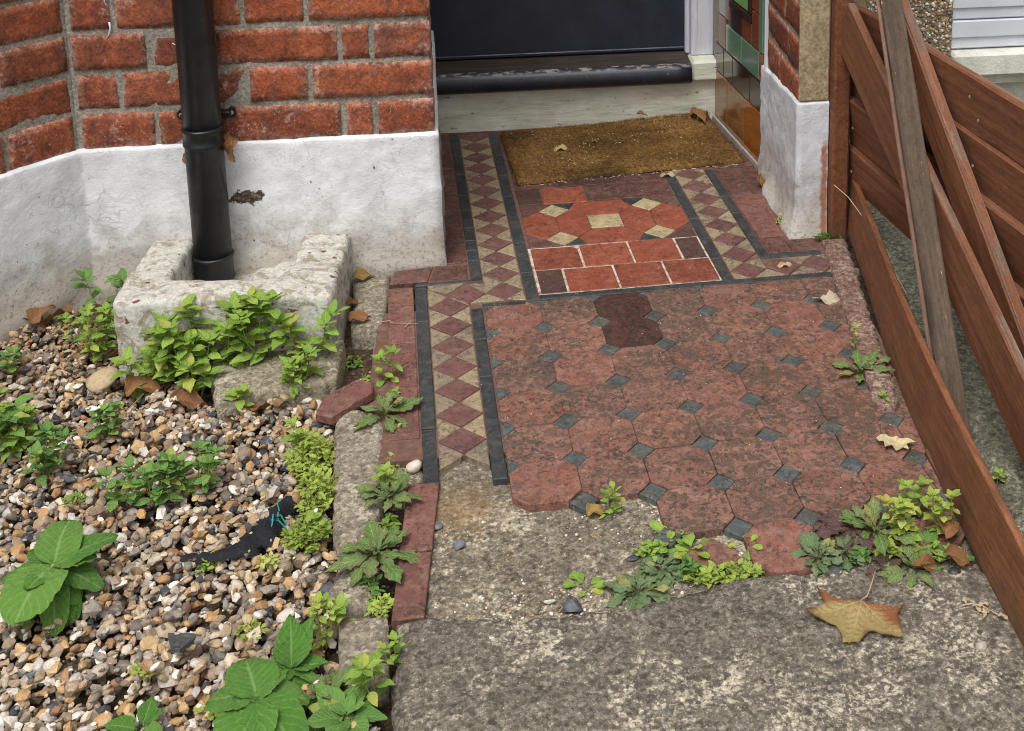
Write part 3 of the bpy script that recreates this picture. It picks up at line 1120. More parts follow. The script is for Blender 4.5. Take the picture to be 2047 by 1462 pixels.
def pt(uv, mat, gap=.0007, **kw):
    return tile([PFx(*x) for x in uv], M[mat], porch, gap=gap, **kw)


def rect(u0, v0, u1, v1):
    return [(u0, v0), (u1, v0), (u1, v1), (u0, v1)]


gq = [PFx(-.002, -.001), PFx(.3405, -.001), PFx(.3405, .195), PFx(-.002, .195)]
obj('grout', [(x[0], x[1], z_) for z_ in (-.0215, -.0012) for x in gq], [[4, 5, 6, 7], [0, 1, 5, 4], [1, 2, 6, 5], [2, 3, 7, 6], [3, 0, 4, 7]], M['grout'], porch)
WG = .0010
for u0, u1, m in ((0, .052, 'porch_brown'), (.052, .149, 'porch_red'), (.149, .2445, 'porch_red'), (.2445, .339, 'porch_red')):
    pt(rect(u0 + .002, .001, u1, .096), m, gap=WG)
for u0, u1, m in ((0, .097, 'porch_red'), (.097, .195, 'porch_red'), (.195, .289, 'porch_red'), (.289, .339, 'porch_brown')):
    pt(rect(u0 + .001, .097, u1, .1935), m, gap=.0013)
# centre panel
u0, u1, v0, v1 = .002, .3395, .195, .403
cu, cv = .171, .299
dl, dr_, dt, db_ = .0715, .2705, .3685, .2295
hd = .033
for du in (dl, dr_):
    for dv in (dt, db_):
        pt([(du - hd, dv), (du, dv - hd), (du + hd, dv), (du, dv + hd)], 'cream_b')
sq = (.034, .031)
pt(rect(cu - sq[0], cv - sq[1], cu + sq[0], cv + sq[1]), 'cream_b')
pt([(dl, dt - hd), (dl, db_ + hd), (dl + hd, db_), (cu - sq[0], cv - sq[1]), (cu - sq[0], cv + sq[1]), (dl + hd, dt)], 'porch_red')
pt([(dr_, dt - hd), (dr_, db_ + hd), (dr_ - hd, db_), (cu + sq[0], cv - sq[1]), (cu + sq[0], cv + sq[1]), (dr_ - hd, dt)], 'porch_red')
for sv_, dv, ve in ((1, dt, v1), (-1, db_, v0)):
    pt([(dl + hd, dv), (cu - sq[0], cv + sv_ * sq[1]), (cu + sq[0], cv + sv_ * sq[1]), (dr_ - hd, dv), (.222, ve), (.12, ve)], 'porch_red')
    pt([(dl, dv + sv_ * hd), (dl + hd, dv), (.12, ve)], 'black', gap=.0004)
    pt([(dr_, dv + sv_ * hd), (dr_ - hd, dv), (.222, ve)], 'black', gap=.0004)
    pt([(u0, ve), (u0, dv - sv_ * hd), (dl - hd, dv), (dl, dv + sv_ * hd)], 'porch_plum')
    pt([(u1, ve), (u1, dv - sv_ * hd), (dr_ + hd, dv), (dr_, dv + sv_ * hd)], 'porch_plum' if sv_ > 0 else 'porch_brown')
pt([(u0, dt - hd), (dl - hd, dt), (dl, dt - hd), (dl, db_ + hd), (dl - hd, db_), (u0, db_ + hd)], 'porch_red')
pt([(u1, dt - hd), (dr_ + hd, dt), (dr_, dt - hd), (dr_, db_ + hd), (dr_ + hd, db_), (u1, db_ + hd)], 'porch_red')
for u0, u1, m in ((0.002, .055, 'porch_brown'), (.055, .151, 'porch_red'), (.151, .25, 'porch_plum'), (.25, .3395, 'porch_plum')):
    pt(rect(u0, .405, u1, .49), m, gap=.0012)
for vv in (.49, .58, .67, .76):
    for u0, u1 in ((0.002, .1), (.1, .2), (.2, .29), (.29, .3395)):
        if PFx(u1, vv + .05)[1] < .71:
            pt(rect(u0, vv, u1, vv + .088), rnd.choice(['porch_plum', 'porch_brown', 'porch_red']), gap=.0012)
# black strips
for u0, u1, vs in ((-.0265, -.004, [-.02, .09, .22, .35, .46, .58, .70, .80, .862]), (-.121, -.0990, [.072, .16, .205, .25, .31, .355, .40, .48, .60, .72, .87]), (.3415, .364, [-.003, .09, .18, .28, .41, .53]), (.436, .457, [.0735, .18, .29, .38, .53])):
    for a_, b_ in zip(vs[:-1], vs[1:]):
        pt(rect(u0, a_, u1, b_), 'black', gap=.0006, tilt=.008)
for a_, b_ in ((-.003, .15), (.15, .3), (.3, .43), (.43, .56)):
    pt(rect(a_, -.0205, b_, -.002), 'black', gap=.0004)
pt(rect(.457, .0735, .56, .093), 'black', gap=.0006)
# diamond bands
for k in range(0, 13):
    vc = .028 + .0672 * k
    if PFx(-.063, vc)[1] < .70:
        pt([(-.0985, vc), (-.063, vc - .0334), (-.0275, vc), (-.063, vc + .0334)], 'plum')
    if vc + .0672 < .85 or True:
        for e_, cc in ((-.0985, -.0638), (-.0272, -.0622)):
            if PFx(e_, vc + .066)[1] < .725:
                pt([(e_, vc + .001), (cc, vc + .0336), (e_, vc + .0662)], 'cream', gap=.0005)
pt([(-.0272, .027), (-.062, -.0048), (-.0272, -.015)], 'cream', gap=.0005)
for k in range(0, 8):
    vc = .031 + .069 * k
    pt([(.3645, vc), (.400, vc - .0343), (.4355, vc), (.400, vc + .0343)], 'plum')
    for e_, cc in ((.3645, .3992), (.4355, .4008)):
        if not (k == 0 and e_ > .4):
            pt([(e_, vc + .001), (cc, vc + .0345), (e_, vc + .068)], 'cream', gap=.0005)
pt([(.3645, .03), (.399, -.002), (.3645, -.002)], 'cream', gap=.0005)
pt([(.4355, .0735), (.402, .066), (.4365, .032)], 'cream', gap=.0005)
for k in range(1, 3):
    uc = .400 + .0705 * k
    pt([(uc - .0345, .034), (uc, .0), (uc + .0345, .034), (uc, .068)], 'plum')
for k in range(0, 3):
    uc = .4355 + .0705 * k
    pt([(uc - .033, -.001), (uc, .031), (uc + .033, -.001)], 'cream', gap=.0005)
    if k: pt([(uc - .033, .071), (uc, .038), (uc + .033, .071)], 'cream', gap=.0005)
# outer reds, left and right
lv = [.155, .235, .315, .40, .47, .55, .64, .73, .86]
for a_, b_ in zip(lv[:-1], lv[1:]):
    x_r = PFx(-.1215, 0)[0]
    pt([(-.175, a_), (-.122, a_), (-.122, b_), (-.155, b_)], 'porch_plum', gap=.001)
for pts in ([(-.093, -.085), (-.02, -.081), (-.012, -.02), (-.085, -.03)], [(-.019, -.081), (.056, -.079), (.052, -.018), (-.011, -.02)]):
    tile([np.array(x) for x in pts], M['porch_plum'], porch, gap=.0008)
rv = [.163, .305, .38, .455, .53]
for a_, b_, m in zip(rv[:-1], rv[1:], ('edge_red', 'edge_red', 'porch_plum', 'porch_plum')):
    pt(rect(.458, a_, .512, b_) if a_ < .3 else rect(.458, a_, .56, b_), m, gap=.0009)
pt([(.512, .163), (.53, .163), (.545, .305), (.512, .305)], 'edge_red', gap=.0009)
pt(rect(.458, .094, .505, .162), 'porch_plum', gap=.0009)
pt(rect(.505, .094, .565, .162), 'porch_plum', gap=.0009)
pt(rect(.345, .535, .45, .62), 'porch_plum', gap=.0009)
pt(rect(.458, .535, .56, .62), 'porch_plum', gap=.0009)
pt(rect(.458, .62, .56, .70), 'porch_plum', gap=.0009)

# ================================================================== THE HOUSE
house = empty('terraced_house', (-.3, .0, 0), 'red brick terraced house with white plinth and navy front door', 'house')
Z0 = .3377
CH = .075


def brick_geo(w, h, dep, seed, sp=1.0):
    nx, nz = max(5, int(w / .012)), max(5, int(h / .011))
    V, F = [], []
    us = np.linspace(0, 1, nx + 1)
    vs = np.linspace(0, 1, nz + 1)
    P = np.array([(u * w, 0, v_ * h) for u in us for v_ in vs])
    e = np.minimum(np.minimum(P[:, 0], w - P[:, 0]), np.minimum(P[:, 2], h - P[:, 2]))
    q_ = P + seed * 3.17
    rr = .0022
    P[:, 1] = .0013 * np.clip(1 - e / rr, 0, 1) ** 2 + .0022 * sp * fbm(q_, 55, 3, seed) + .002 * sp * np.clip(fbm(q_, 22, 2, seed + 3), 0, 1) * 2
    k = np.clip(1 - e / .02, 0, 1)
    P[:, 0] += .0022 * k * fbm(q_, 60, 2, seed + 7)
    P[:, 2] += .0022 * k * fbm(q_, 60, 2, seed + 8)
    m = nz + 1
    for i in range(nx):
        for j in range(nz):
            F.append([i * m + j, (i + 1) * m + j, (i + 1) * m + j + 1, i * m + j + 1])
    ring = [i * m for i in range(nx + 1)] + [nx * m + j for j in range(1, m)] + [i * m + nz for i in range(nx - 1, -1, -1)] + [j for j in range(nz - 1, 0, -1)]
    b0 = len(P)
    back = P[ring].copy()
    back[:, 1] = dep
    P = np.vstack([P, back])
    nr = len(ring)
    for i in range(nr):
        j = (i + 1) % nr
        F.append([ring[j], ring[i], b0 + i, b0 + j])
    ed_ = np.r_[np.clip(1 - e / .009, 0, 1), np.ones(nr)]
    return P, F, np.c_[ed_, ed_, ed_]


_bs = [0]


def brick(x0, x1, z0, z1, parent, place, depth=.05, sp=1.0):
    _bs[0] += 1
    J = .0052
    w, h = x1 - x0 - 2 * J, z1 - z0 - 2 * J
    if w < .01 or h < .01: return
    P, F, Cc = brick_geo(w, h, depth, _bs[0], sp)
    jx, jz = rnd.gauss(0, .0008), rnd.gauss(0, .0008)
    P = P + np.array([x0 + J + jx, rnd.gauss(-.002, .0012), z0 + J + jz])
    P = place(P)
    obj('brick', P, F, M['brick'], parent, smooth=True, col=Cc)


# front wall between bay and porch
fv, ff_ = box_geo((-.66, .0014, -.05), (-.004, .70, 2.3), 0)
fv[:, 0] -= np.where(fv[:, 0] > -.1, .036 * fv[:, 1] / .7, 0)
fw = obj('front_wall', fv, ff_, M['mortar'], house)
ident = lambda P: P
rows = list(range(-1, 10))
for k in rows:
    z0, z1 = Z0 + k * CH, Z0 + (k + 1) * CH
    xs_ = [0, -.1075, -.165, -.39, -.502, -.638] if k % 2 else [0, -.2225, -.335, -.56, -.638]
    for a_, b_ in zip(xs_[:-1], xs_[1:]):
        brick(b_, a_ + (.005 if a_ == 0 else 0), z0, z1, fw, ident, depth=.06 if a_ == 0 else .04, sp=1.5 if k < 1 else .8)
for pts, r_ in (([(-.566, .506), (-.565, .494), (-.569, .481), (-.577, .474)], .0022), ([(-.461, .462), (-.455, .458), (-.448, .455)], .0012), ([(-.563, .560), (-.561, .550), (-.558, .540)], .0026), ([(-.570, .556), (-.571, .545), (-.566, .532)], .0014)):
    v_, f_ = tube_geo([(x, -.0035, z) for x, z in pts], r_, 6, .5)
    v_[:, 1] = -.0035 + (v_[:, 1] + .0035) * .45
    obj('paint_drip', v_, f_, M['gloss'], house, smooth=True)
# bay wall, canted
rt = math.sqrt(.5)
bay_p = lambda P: np.c_[-.64 - rt * (-P[:, 0]) * 1.0 + rt * (-P[:, 1]), 0 - rt * (-P[:, 0]) - rt * (-P[:, 1]), P[:, 2]]
bv, bf = box_geo((-.9, .0020, -.05), (-.002, .08, 2.3), 0)
bw = obj('bay_wall', bay_p(bv), bf, M['mortar'], house)
for k in rows:
    z0, z1 = Z0 + k * CH, Z0 + (k + 1) * CH
    xs_ = [-.002, -.131, -.356, -.47, -.70] if k % 2 else [-.002, -.226, -.34, -.565]
    for a_, b_ in zip(xs_[:-1], xs_[1:]):
        brick(b_, a_, z0, z1, bw, bay_p, depth=.03, sp=.6)


def plinth_geo(path_pts, norms, z_lo, z_hi, off, res=.009, seed=0, flare=.02, topamp=.004, lump=.0035):
    pts, nn = [], []
    for i in range(len(path_pts) - 1):
        a, b = np.array(path_pts[i], float), np.array(path_pts[i + 1], float)
        n_ = max(2, int(np.linalg.norm(b - a) / res))
        for k in range(n_):
            t = k / n_
            pts.append(a + (b - a) * t)
            if k == 0 and i > 0:
                m1, m2 = np.array(norms[i - 1], float), np.array(norms[i], float)
                nn.append((m1 + m2) / (1 + m1 @ m2))
            else:
                nn.append(np.array(norms[i], float))
    pts.append(np.array(path_pts[-1], float))
    nn.append(np.array(norms[-1], float))
    pts, nn = np.array(pts), np.array(nn)
    zs_ = np.r_[np.arange(z_lo, z_hi, res), z_hi]
    V = []
    n_, m = len(pts), len(zs_) + 2
    for i in range(n_):
        q_ = np.array([[pts[i][0], pts[i][1], 0]])
        tz = topamp * fbm(q_ * np.array([1, 1, 1]), 30, 3, seed)[0]
        for z in zs_:
            V.append((pts[i][0], pts[i][1], z + (tz if z > z_hi - .03 else 0)))
        V.append((pts[i][0], pts[i][1], z_hi + .003 + tz))
        V.append((pts[i][0], pts[i][1], z_hi + .006 + tz * 1.2))
    V = np.array(V)
    o_ = off + lump * fbm(V, 14, 4, seed + 2) + .0016 * fbm(V, 70, 3, seed + 4)
    o_ = o_ + flare * np.clip(1 - V[:, 2] / .07, 0, 1) ** 2 * (.5 + .5 * fbm(V, 18, 2, seed + 6))
    o_ = o_.reshape(n_, m)
    o_[:, -2] = o_[:, -3] * .9
    o_[:, -1] = -.006
    o_ = o_.ravel()
    N_ = np.repeat(nn, m, axis=0)
    V[:, 0] += N_[:, 0] * o_
    V[:, 1] += N_[:, 1] * o_
    F = [[i * m + j, (i + 1) * m + j, (i + 1) * m + j + 1, i * m + j + 1] for i in range(n_ - 1) for j in range(m - 1)]
    return V, F


V, F = plinth_geo([(-.64 - .5, -.5), (-.64, 0), (-.002, 0), (-.036, .70)], [(rt, -rt), (0, -1), (.9988, .0485)], -.06, .262, .010, seed=40, lump=.0024, flare=.012, topamp=.0018)
obj('plinth', V, F, M['white'], house, smooth=True)

# riser, threshold, door, frame
V, F = [], []
nx, nz = 70, 14
for i in range(nx + 1):
    for j in range(nz + 1):
        V.append((-.06 + .75 * i / nx, .713, -.02 + .125 * j / nz))
V = np.array(V)
V[:, 1] -= .004 * fbm(V * np.array([1, 1, 3]), 16, 4, 77) + .006 * np.clip((V[:, 2] - .09) / .02, 0, 1)
F = [[i * (nz + 1) + j, (i + 1) * (nz + 1) + j, (i + 1) * (nz + 1) + j + 1, i * (nz + 1) + j + 1] for i in range(nx) for j in range(nz)]
obj('riser', V, F, M['cream_paint'], house, smooth=True)
box('riser_block', (-.03, .72, -.02), (.69, .80, .104), M['cream_paint'], house, .002)
th = [(.70, .150), (.71, .152), (.76, .157), (.80, .160), (.80, .11), (.70, .11)]
V = [(x, y, z) for x in (-.10, .603) for y, z in th]
F = [[0, 1, 2, 3, 4, 5], [11, 10, 9, 8, 7, 6]] + [[i, i + 6, (i + 1) % 6 + 6, (i + 1) % 6] for i in range(6)]
thr = obj('threshold', V, F, M['threshold'], house)
cr = []
for k in range(13):
    t = math.pi * (.5 + k / 12)
    cr.append((.70 + .024 * math.cos(t), .1285 + .0265 * math.sin(t)))
V = [(x, y, z) for x in np.linspace(-.10, .602, 20) for y, z in cr]
m = len(cr)
F = [[i * m + j, i * m + j + 1, (i + 1) * m + j + 1, (i + 1) * m + j] for i in range(19) for j in range(m - 1)]
F += [list(range(m))[::-1], [19 * m + j for j in range(m)]]
obj('nosing', V, F, M['nosing'], thr, smooth=True)
box('end_block', (.6045, .697, .1045), (.672, .80, .158), M['cream_paint'], house, .006)
door = box('door', (-.10, .79, .161), (.607, .83, 2.1), M['navy'], house, .003)
box('weather_strip', (-.06, .784, .163), (.600, .7905, .172), M['navy'], door, .002)
fr = box('door_frame', (.610, .745, .1585), (.668, .84, 2.1), M['gloss'], house, .003)
box('frame_bead', (.5985, .765, .1585), (.6105, .79, 2.1), M['gloss'], fr, .003)
box('frame_bead', (.6215, .7415, .16), (.625, .7455, 2.1), M['gloss'], fr, .001)
box('frame_strip', (.6685, .735, .155), (.690, .80, 2.1), M['cement'], fr, .001)
box('frame_jamb', (-.10, .745, .1585), (-.048, .79, 2.1), M['gloss'], fr, .003)

# tiled reveal on the right
A_, B_ = np.array([.669, .712]), np.array([.715, .362])
tv = (B_ - A_) / np.linalg.norm(B_ - A_)
nv = np.array([tv[1], -tv[0]])       # towards the porch (-x)
if nv[0] > 0: nv = -nv
rvl = lambda s_, d_, z_: (A_[0] + tv[0] * s_ + nv[0] * d_, A_[1] + tv[1] * s_ + nv[1] * d_, z_)


def rev_box(s0, s1, z0, z1, d0, d1, mat, parent, name, gap=.0012, bev=.0015):
    v_, f_ = box_geo((s0 + gap, d0, z0 + gap), (s1 - gap, d1, z1 - gap), bev)
    return obj(name, np.array([rvl(*x) for x in v_]), [x[::-1] for x in f_], mat, parent)


rw = rev_box(-.02, .360, -.02, 2.3, -.03, -.002, M['cement'], house, 'reveal_wall', 0, 0)
R_ = [(0, .10, 0, .133, 'gl_tan'), (.10, .2273, 0, .133, 'gl_tan'), (.2273, .352, 0, .133, 'gl_amber'),
      (0, .07, .133, .205, 'gl_dark'), (.07, .1393, .133, .205, 'gl_dark'), (.1393, .2679, .133, .205, 'gl_dark'), (.2679, .352, .133, .205, 'gl_dark'),
      (.03, .085, .205, .285, 'gl_tan'), (.085, .098, .205, .273, 'gl_blue'), (.098, .2046, .205, .273, 'gl_green'), (.2046, .3275, .205, .273, 'gl_green'), (.3275, .352, .205, .273, 'gl_tan'),
      (.025, .082, .285, .5, 'gl_blue'), (.082, .121, .285, .5, 'gl_brown'), (.121, .203, .273, .325, 'gl_dark'), (.203, .277, .273, .325, 'gl_brown'),
      (.277, .3275, .273, .36, 'gl_brown'), (.277, .3275, .36, .5, 'gl_brown'), (.3275, .352, .273, .42, 'gl_green'), (.3275, .352, .42, .6, 'gl_green')]
for s0, s1, z0, z1, m in R_:
    rev_box(s0, s1, z0, z1, -.004, .004 + rnd.gauss(0, .0003), M[m], rw, 'glazed_tile')
# framed green tile panel
rev_box(.121, .277, .325, .345, -.004, .008, M['gl_dark'], rw, 'panel_frame')
rev_box(.121, .141, .345, .52, -.004, .008, M['gl_dark'], rw, 'panel_frame')
rev_box(.257, .277, .345, .52, -.004, .008, M['gl_dark'], rw, 'panel_frame')
rev_box(.141, .257, .345, .52, -.004, .004, M['gl_bright'], rw, 'glazed_tile')
v_ = [rvl(.19, .0046, .372), rvl(.208, .0046, .372), rvl(.25, .0046, .42), rvl(.225, .0046, .45), rvl(.199, .0046, .395), rvl(.172, .0046, .45), rvl(.15, .0046, .42)]
obj('leaf_motif', v_, [[0, 1, 2, 3, 4], [0, 4, 5, 6]], M['gl_dark'], rw)
for z0 in (.605, .745, .885, 1.025):
    for s0, s1 in ((.02, .13), (.13, .24), (.24, .352)):
        rev_box(s0, s1, z0, z0 + .14, -.004, .004, M[rnd.choice(['gl_brown', 'gl_tan', 'gl_green'])], rw, 'glazed_tile')
rev_box(-.0, .36, -.01, .012, .0045, .011, M['cement'], rw, 'cement_fillet', 0, .003)

# right-hand pier
pier = box('porch_pier', (.716, .024, -.05), (.770, .358, 2.3), M['mortar'], house, 0)
dr = box('stone_dressing', (.7105, .017, .283), (.7705, .0245, 2.3), M['dressing'], pier, .002)
pin = lambda P: np.c_[.714 + P[:, 1], -P[:, 0] + .026, P[:, 2]]      # local x runs to -y.., face towards -x
for k in range(-1, 9):
    z0, z1 = Z0 - .006 + k * CH, Z0 - .006 + (k + 1) * CH
    js = [0, .165, .32] if k % 2 == 0 else [0, .12, .32]
    js = {-1: [0, .175, .30], 0: [0, .30], 1: [0, .135, .30]}.get(k, js)
    for a_, b_ in zip(js[:-1], js[1:]):
        P_, F_, C_ = brick_geo(b_ - a_ - .010, CH - .010, .02, 300 + k * 7 + int(a_ * 100), 1.0)
        P_ = P_ + np.array([-b_ + .005, -.001, z0 + .005])
        obj('brick', pin(P_), F_, M['brick'], pier, smooth=True, col=C_)
box('paint_line', (.7085, .327, .24), (.7185, .3345, 2.3), M['gloss'], pier, .002)
V, F = plinth_geo([(.7135, .357), (.7135, .0205), (.7715, .0205)], [(-1, 0), (0, -1)], -.03, .277, .006, seed=60, flare=.03, topamp=.004, lump=.003, res=.007)
# top of the plinth falls away towards the inner end
V[:, 2] -= np.clip((V[:, 1] - .02) / .33, 0, 1) * .03 * np.clip((V[:, 2] - .15) / .1, 0, 1)
obj('pier_plinth', V, F, M['white_pier'], pier, smooth=True)

# ================================================================== DOWNPIPE AND GULLY
px_, py_ = -.409, -.052
dp = empty('downpipe', (px_, py_, 0), 'black plastic downpipe running down the brick wall into the gully', 'pipe')
R0 = .0338
V, F = lathe_geo([(R0 - .003, .0), (R0, .001), (R0, 2.3)], px_, py_, 48)
obj('pipe', V, F, M['plastic'], dp, smooth=True)


def collar(z0, z1, r, name):
    pr_ = [(R0 - .001, z0 - .001), (r - .002, z0 - .001), (r, z0 + .002), (r, z0 + .005), (r - .0018, z0 + .008), (r - .0018, z1 - .009), (r, z1 - .006), (r + .001, z1 - .003), (r, z1), (r - .002, z1 + .001), (R0 - .001, z1 + .0015)]
    V, F = lathe_geo(pr_, px_, py_, 48)
    obj(name, V, F, M['plastic'], dp, smooth=True)


collar(.284, .318, R0 + .0026, 'socket')
collar(.020, .070, R0 + .0026, 'base_socket')
br = empty('bracket', (px_, -.01, .32))
br.parent = dp
br.matrix_parent_inverse = world_m(dp).inverted()
for s_ in (-1, 1):
    cx_ = px_ + s_ * .0445
    pts = []
    V, F = [], []
    for k in range(14):
        t = 2 * math.pi * k / 14
        V.append((cx_ + .008 * math.cos(t), 0, .328 + .0095 * math.sin(t)))
    n_ = 14
    V2 = [(x, -.006, z) for x, y, z in V] + [(x, -.014, z) for x, y, z in V]
    F = [[i for i in range(n_)][::-1], [n_ + i for i in range(n_)]] + [[i, (i + 1) % n_, n_ + (i + 1) % n_, n_ + i] for i in range(n_)]
    obj('ear', V2, [x[::-1] for x in F], M['plastic'], br)
    a_, b_ = sorted((cx_, px_ + s_ * .025))
    box('arm', (a_, -.026, .321), (b_, -.0075, .334), M['plastic'], br, .002)
    V, F = lathe_geo([(.0001, .0), (.0042, .0), (.0042, .002), (.003, .0035), (.0001, .0035)], 0, 0, 10)
    V = np.c_[V[:, 0] + cx_, -.0135 - V[:, 2], V[:, 1] + .328]
    obj('screw', V, F, M['screw'], br)
# dark mouth of the gully
h_ = .0085


def gin(X, Y, Z):
    slope = .108 - .02 * np.clip((Y + .20) / .18, 0, 1)
    out = (X > -.520) & (X < -.162) & (Y > -.308) & (Y < .0) & (Z < slope)
    rnd_c = ~(((X < -.50) & (Y < -.29) & ((X + .50) ** 2 + (Y + .29) ** 2 > .02 ** 2)) | ((X > -.185) & (Y < -.285) & ((X + .185) ** 2 + (Y + .285) ** 2 > .024 ** 2)))
    hole = (X > -.446) & (X < -.252 + .02 * (Y + .2)) & (Y > -.226 - .012 * np.sin((X + .44) * 15)) & (Z > .004)
    bowl = (X > -.36) & (X < -.2) & (Y > -.226) & (Z < .06 + (Y + .226) * -.12 + .02) & (Z < .012 + np.clip((X + .34) / .12, 0, 1) * .028)
    return out & rnd_c & (~hole | bowl)


V, F = voxel_solid(gin, (-.53, -.316, -.06), (-.14, .004, .12), h_, 4, .0042, 26, 5)
V[:, 2] -= .012 * np.clip((V[:, 0] + .30) / .15, 0, 1) * np.clip(V[:, 2] / .1, 0, 1)
o = obj('gully_surround', V, F, M['gully'], smooth=True)
tag(o, 'flaking white concrete gully surround at the foot of the downpipe', 'gully surround')
V, F = voxel_solid(lambda X, Y, Z: (X > -.375 - (Y + .3) * .28) & (X < -.152) & (Y > -.452 - (X + .34) * -.22 - .012 * (X < -.30)) & (Y < -.28) & (Z < .006), (-.40, -.49, -.05), (-.14, -.27, .02), .008, 2, .0032, 30, 9)
o = obj('concrete_ledge', V, F, M['sill'], smooth=True)
tag(o, 'plain cement ledge in front of the gully surround', 'ledge')

# ================================================================== CONCRETE EDGING
zc = lambda z, s_: (lambda q_: z + .0035 * fbm(np.c_[q_, 0 * q_[:, 0]], 22, 3, s_) + .0012 * fbm(np.c_[q_, 0 * q_[:, 0]], 100, 2, s_ + 1))
for nm, pts, z, lab, s_ in (
        ('concrete_edging', [(-.135, -.475), (-.098, -.50), (-.069, -.52), (-.058, -.69), (-.061, -.79), (-.072, -.805), (-.102, -.825), (-.118, -.78), (-.128, -.68), (-.142, -.55)], .0, 'long cracked concrete edging strip beside the chickweed clump', 71),
        ('concrete_edging', [(-.104, -.842), (-.066, -.86), (-.055, -.90), (-.059, -.925), (-.10, -.935), (-.112, -.90)], -.006, 'small grey concrete edging fragment left of the red edging tiles', 72),
        ('concrete_edging', [(-.090, -.955), (-.034, -.957), (-.027, -1.0), (-.028, -1.055), (-.066, -1.068), (-.088, -1.03)], .0, 'square concrete edging block against the front path slab', 73),
        ('concrete_edging', [(-.105, -.262), (-.087, -.262), (-.079, -.36), (-.075, -.46), (-.095, -.46), (-.100, -.36)], -.004, 'narrow concrete edging strip beside the loose tile fragment', 74),
        ('mortar_patch', [(-.162, -.03), (-.092, -.03), (-.090, -.15), (-.086, -.238), (-.118, -.243), (-.146, -.240), (-.150, -.15)], .0, 'sandy mortar patch between gully surround and porch plinth', 75)):
    o = sheet(nm, rough(pts, .008, .003, s_), .009, zc(z, s_), .045, M['edging_con'], round_=.006)
    tag(o, lab, 'edging' if nm != 'mortar_patch' else 'mortar')
# broken rubble where an edging tile is missing
V, F = voxel_solid(lambda X, Y, Z: (X > -.052 + .02 * (Y + .69)) & (X < -.004) & (Y > -.70) & (Y < -.59) & (Z < -.014), (-.06, -.71, -.05), (.0, -.585, -.008), .006, 2, .006, 45, 19)
o = obj('mortar_patch', V, F, M['screed'], smooth=True)
tag(o, 'rubbly bare mortar where a red edging tile is missing', 'mortar')
# loose octagon fragment
t_ = tile([(-.174, -.511), (-.166, -.468), (-.116, -.434), (-.091, -.450), (-.090, -.476), (-.149, -.526)], M['edge_red'], None, top=.012, thick=.014, gap=.0, bev=.002, tilt=.0, name='broken_tile')
t_.rotation_euler = (math.radians(3), math.radians(-5), 0)
tag(t_, 'loose broken red floor tile lying beside the concrete edging', 'tile')

# ================================================================== NEIGHBOUR'S SIDE
ky = [(.865, .02), (.822, -.19), (.822, -.436), (.808, -.60), (.800, -.735), (.797, -.853), (.789, -.936), (.79, -1.3), (1.9, -1.3), (1.9, .62), (.865, .62)]
o = sheet('yard', rough(ky, .02, .006, 33), .03, zc(.0, 34), .06, M['yard'], round_=.01)
tag(o, 'greenish concrete yard seen under the fence', 'concrete', kind='structure')
V, F = voxel_solid(lambda X, Y, Z: (X > .752 - (Y + .03) * -.0 - .118 * (-.03 - Y)) & (X < .798 - .13 * (-.03 - Y)) & (Y > -.62) & (Y < -.03) & (Z < .009), (.66, -.63, -.03), (.81, -.02, .02), .005, 2, .0016, 40, 44)
o = obj('pink_edging', V, F, M['old_red'], smooth=True)
tag(o, 'worn pinkish edging strip at the foot of the low brown board', 'edging')
nb_ = empty('neighbour_house', (1.3, .62, 0), 'neighbouring house with pebbledash wall and white cladding', 'house')
dash = box('pebbledash_wall', (.86, .605, -.05), (1.2415, .80, 2.3), M['dash_m'], nb_, 0)
box('lower_wall', (1.2415, .66, -.05), (2.2, .8, .085), M['dirty_white'], nb_, 0)
sill = box('window_sill', (1.2425, .59, .118), (2.2, .70, .178), M['dirty_white'], nb_, .006)
box('sill_apron', (1.2425, .625, .0855), (2.2, .70, .1175), M['dirty_white'], nb_, .003)
for k in range(14):
    z0 = .182 + k * .076
    c_ = box('cladding_board', (1.2445, .628, z0), (2.2, .66, z0 + .073), M['upvc'], nb_, .003)
    box('groove_lip', (1.2445, .622, z0 + .030), (2.2, .6285, z0 + .073), M['upvc'], c_, .003)

# ---- brown timber
d_f = np.array([-.14404945, .98955817, 0.0])
d_f /= np.linalg.norm(d_f)
n_f = np.array([d_f[1], -d_f[0], 0.0])       # away from the path
P0 = np.array([.815, 0, 0])
off_f = lambda p: (np.asarray(p) - P0) @ n_f


def plank(name, a, b, wdir, width, thick, mat, parent=None, bev=.002, wob=.0012, edge=None, seed=0, stations=14):
    """a board from a to b (centre line of its near face); wdir = direction of its width"""
    a, b = Vector(a), Vector(b)
    y = (b - a).normalized()
    w = Vector(wdir)
    w = (w - y * w.dot(y)).normalized()
    nrm = w.cross(y)
    Ln = (b - a).length
    prof = [(-width / 2 + bev, 0), (width / 2 - bev, 0), (width / 2, bev), (width / 2, thick - bev), (width / 2 - bev, thick), (-width / 2 + bev, thick), (-width / 2, thick - bev), (-width / 2, bev)]
    V, F = [], []
    ts = np.linspace(0, 1, stations)
    for i, t in enumerate(ts):
        for x, z in prof:
            q_ = np.array([[x * 3 + seed, t * Ln, z]])
            V.append((x + wob * fbm(q_, 14, 2, seed)[0], t * Ln, z + wob * .6 * fbm(q_, 9, 2, seed + 1)[0]))
    m_ = len(prof)
    for i in range(stations - 1):
        for j in range(m_):
            k = (j + 1) % m_
            F.append([i * m_ + j, (i + 1) * m_ + j, (i + 1) * m_ + k, i * m_ + k])
    F.append(list(range(m_)))
    F.append([(stations - 1) * m_ + j for j in range(m_)][::-1])
    me = mk_mesh(name, V, F, mat)
    o = bpy.data.objects.new(name, me)
    o.matrix_basis = Matrix.Translation(a) @ Matrix((w, y, nrm)).transposed().to_4x4()
    link(o, parent)
    return o


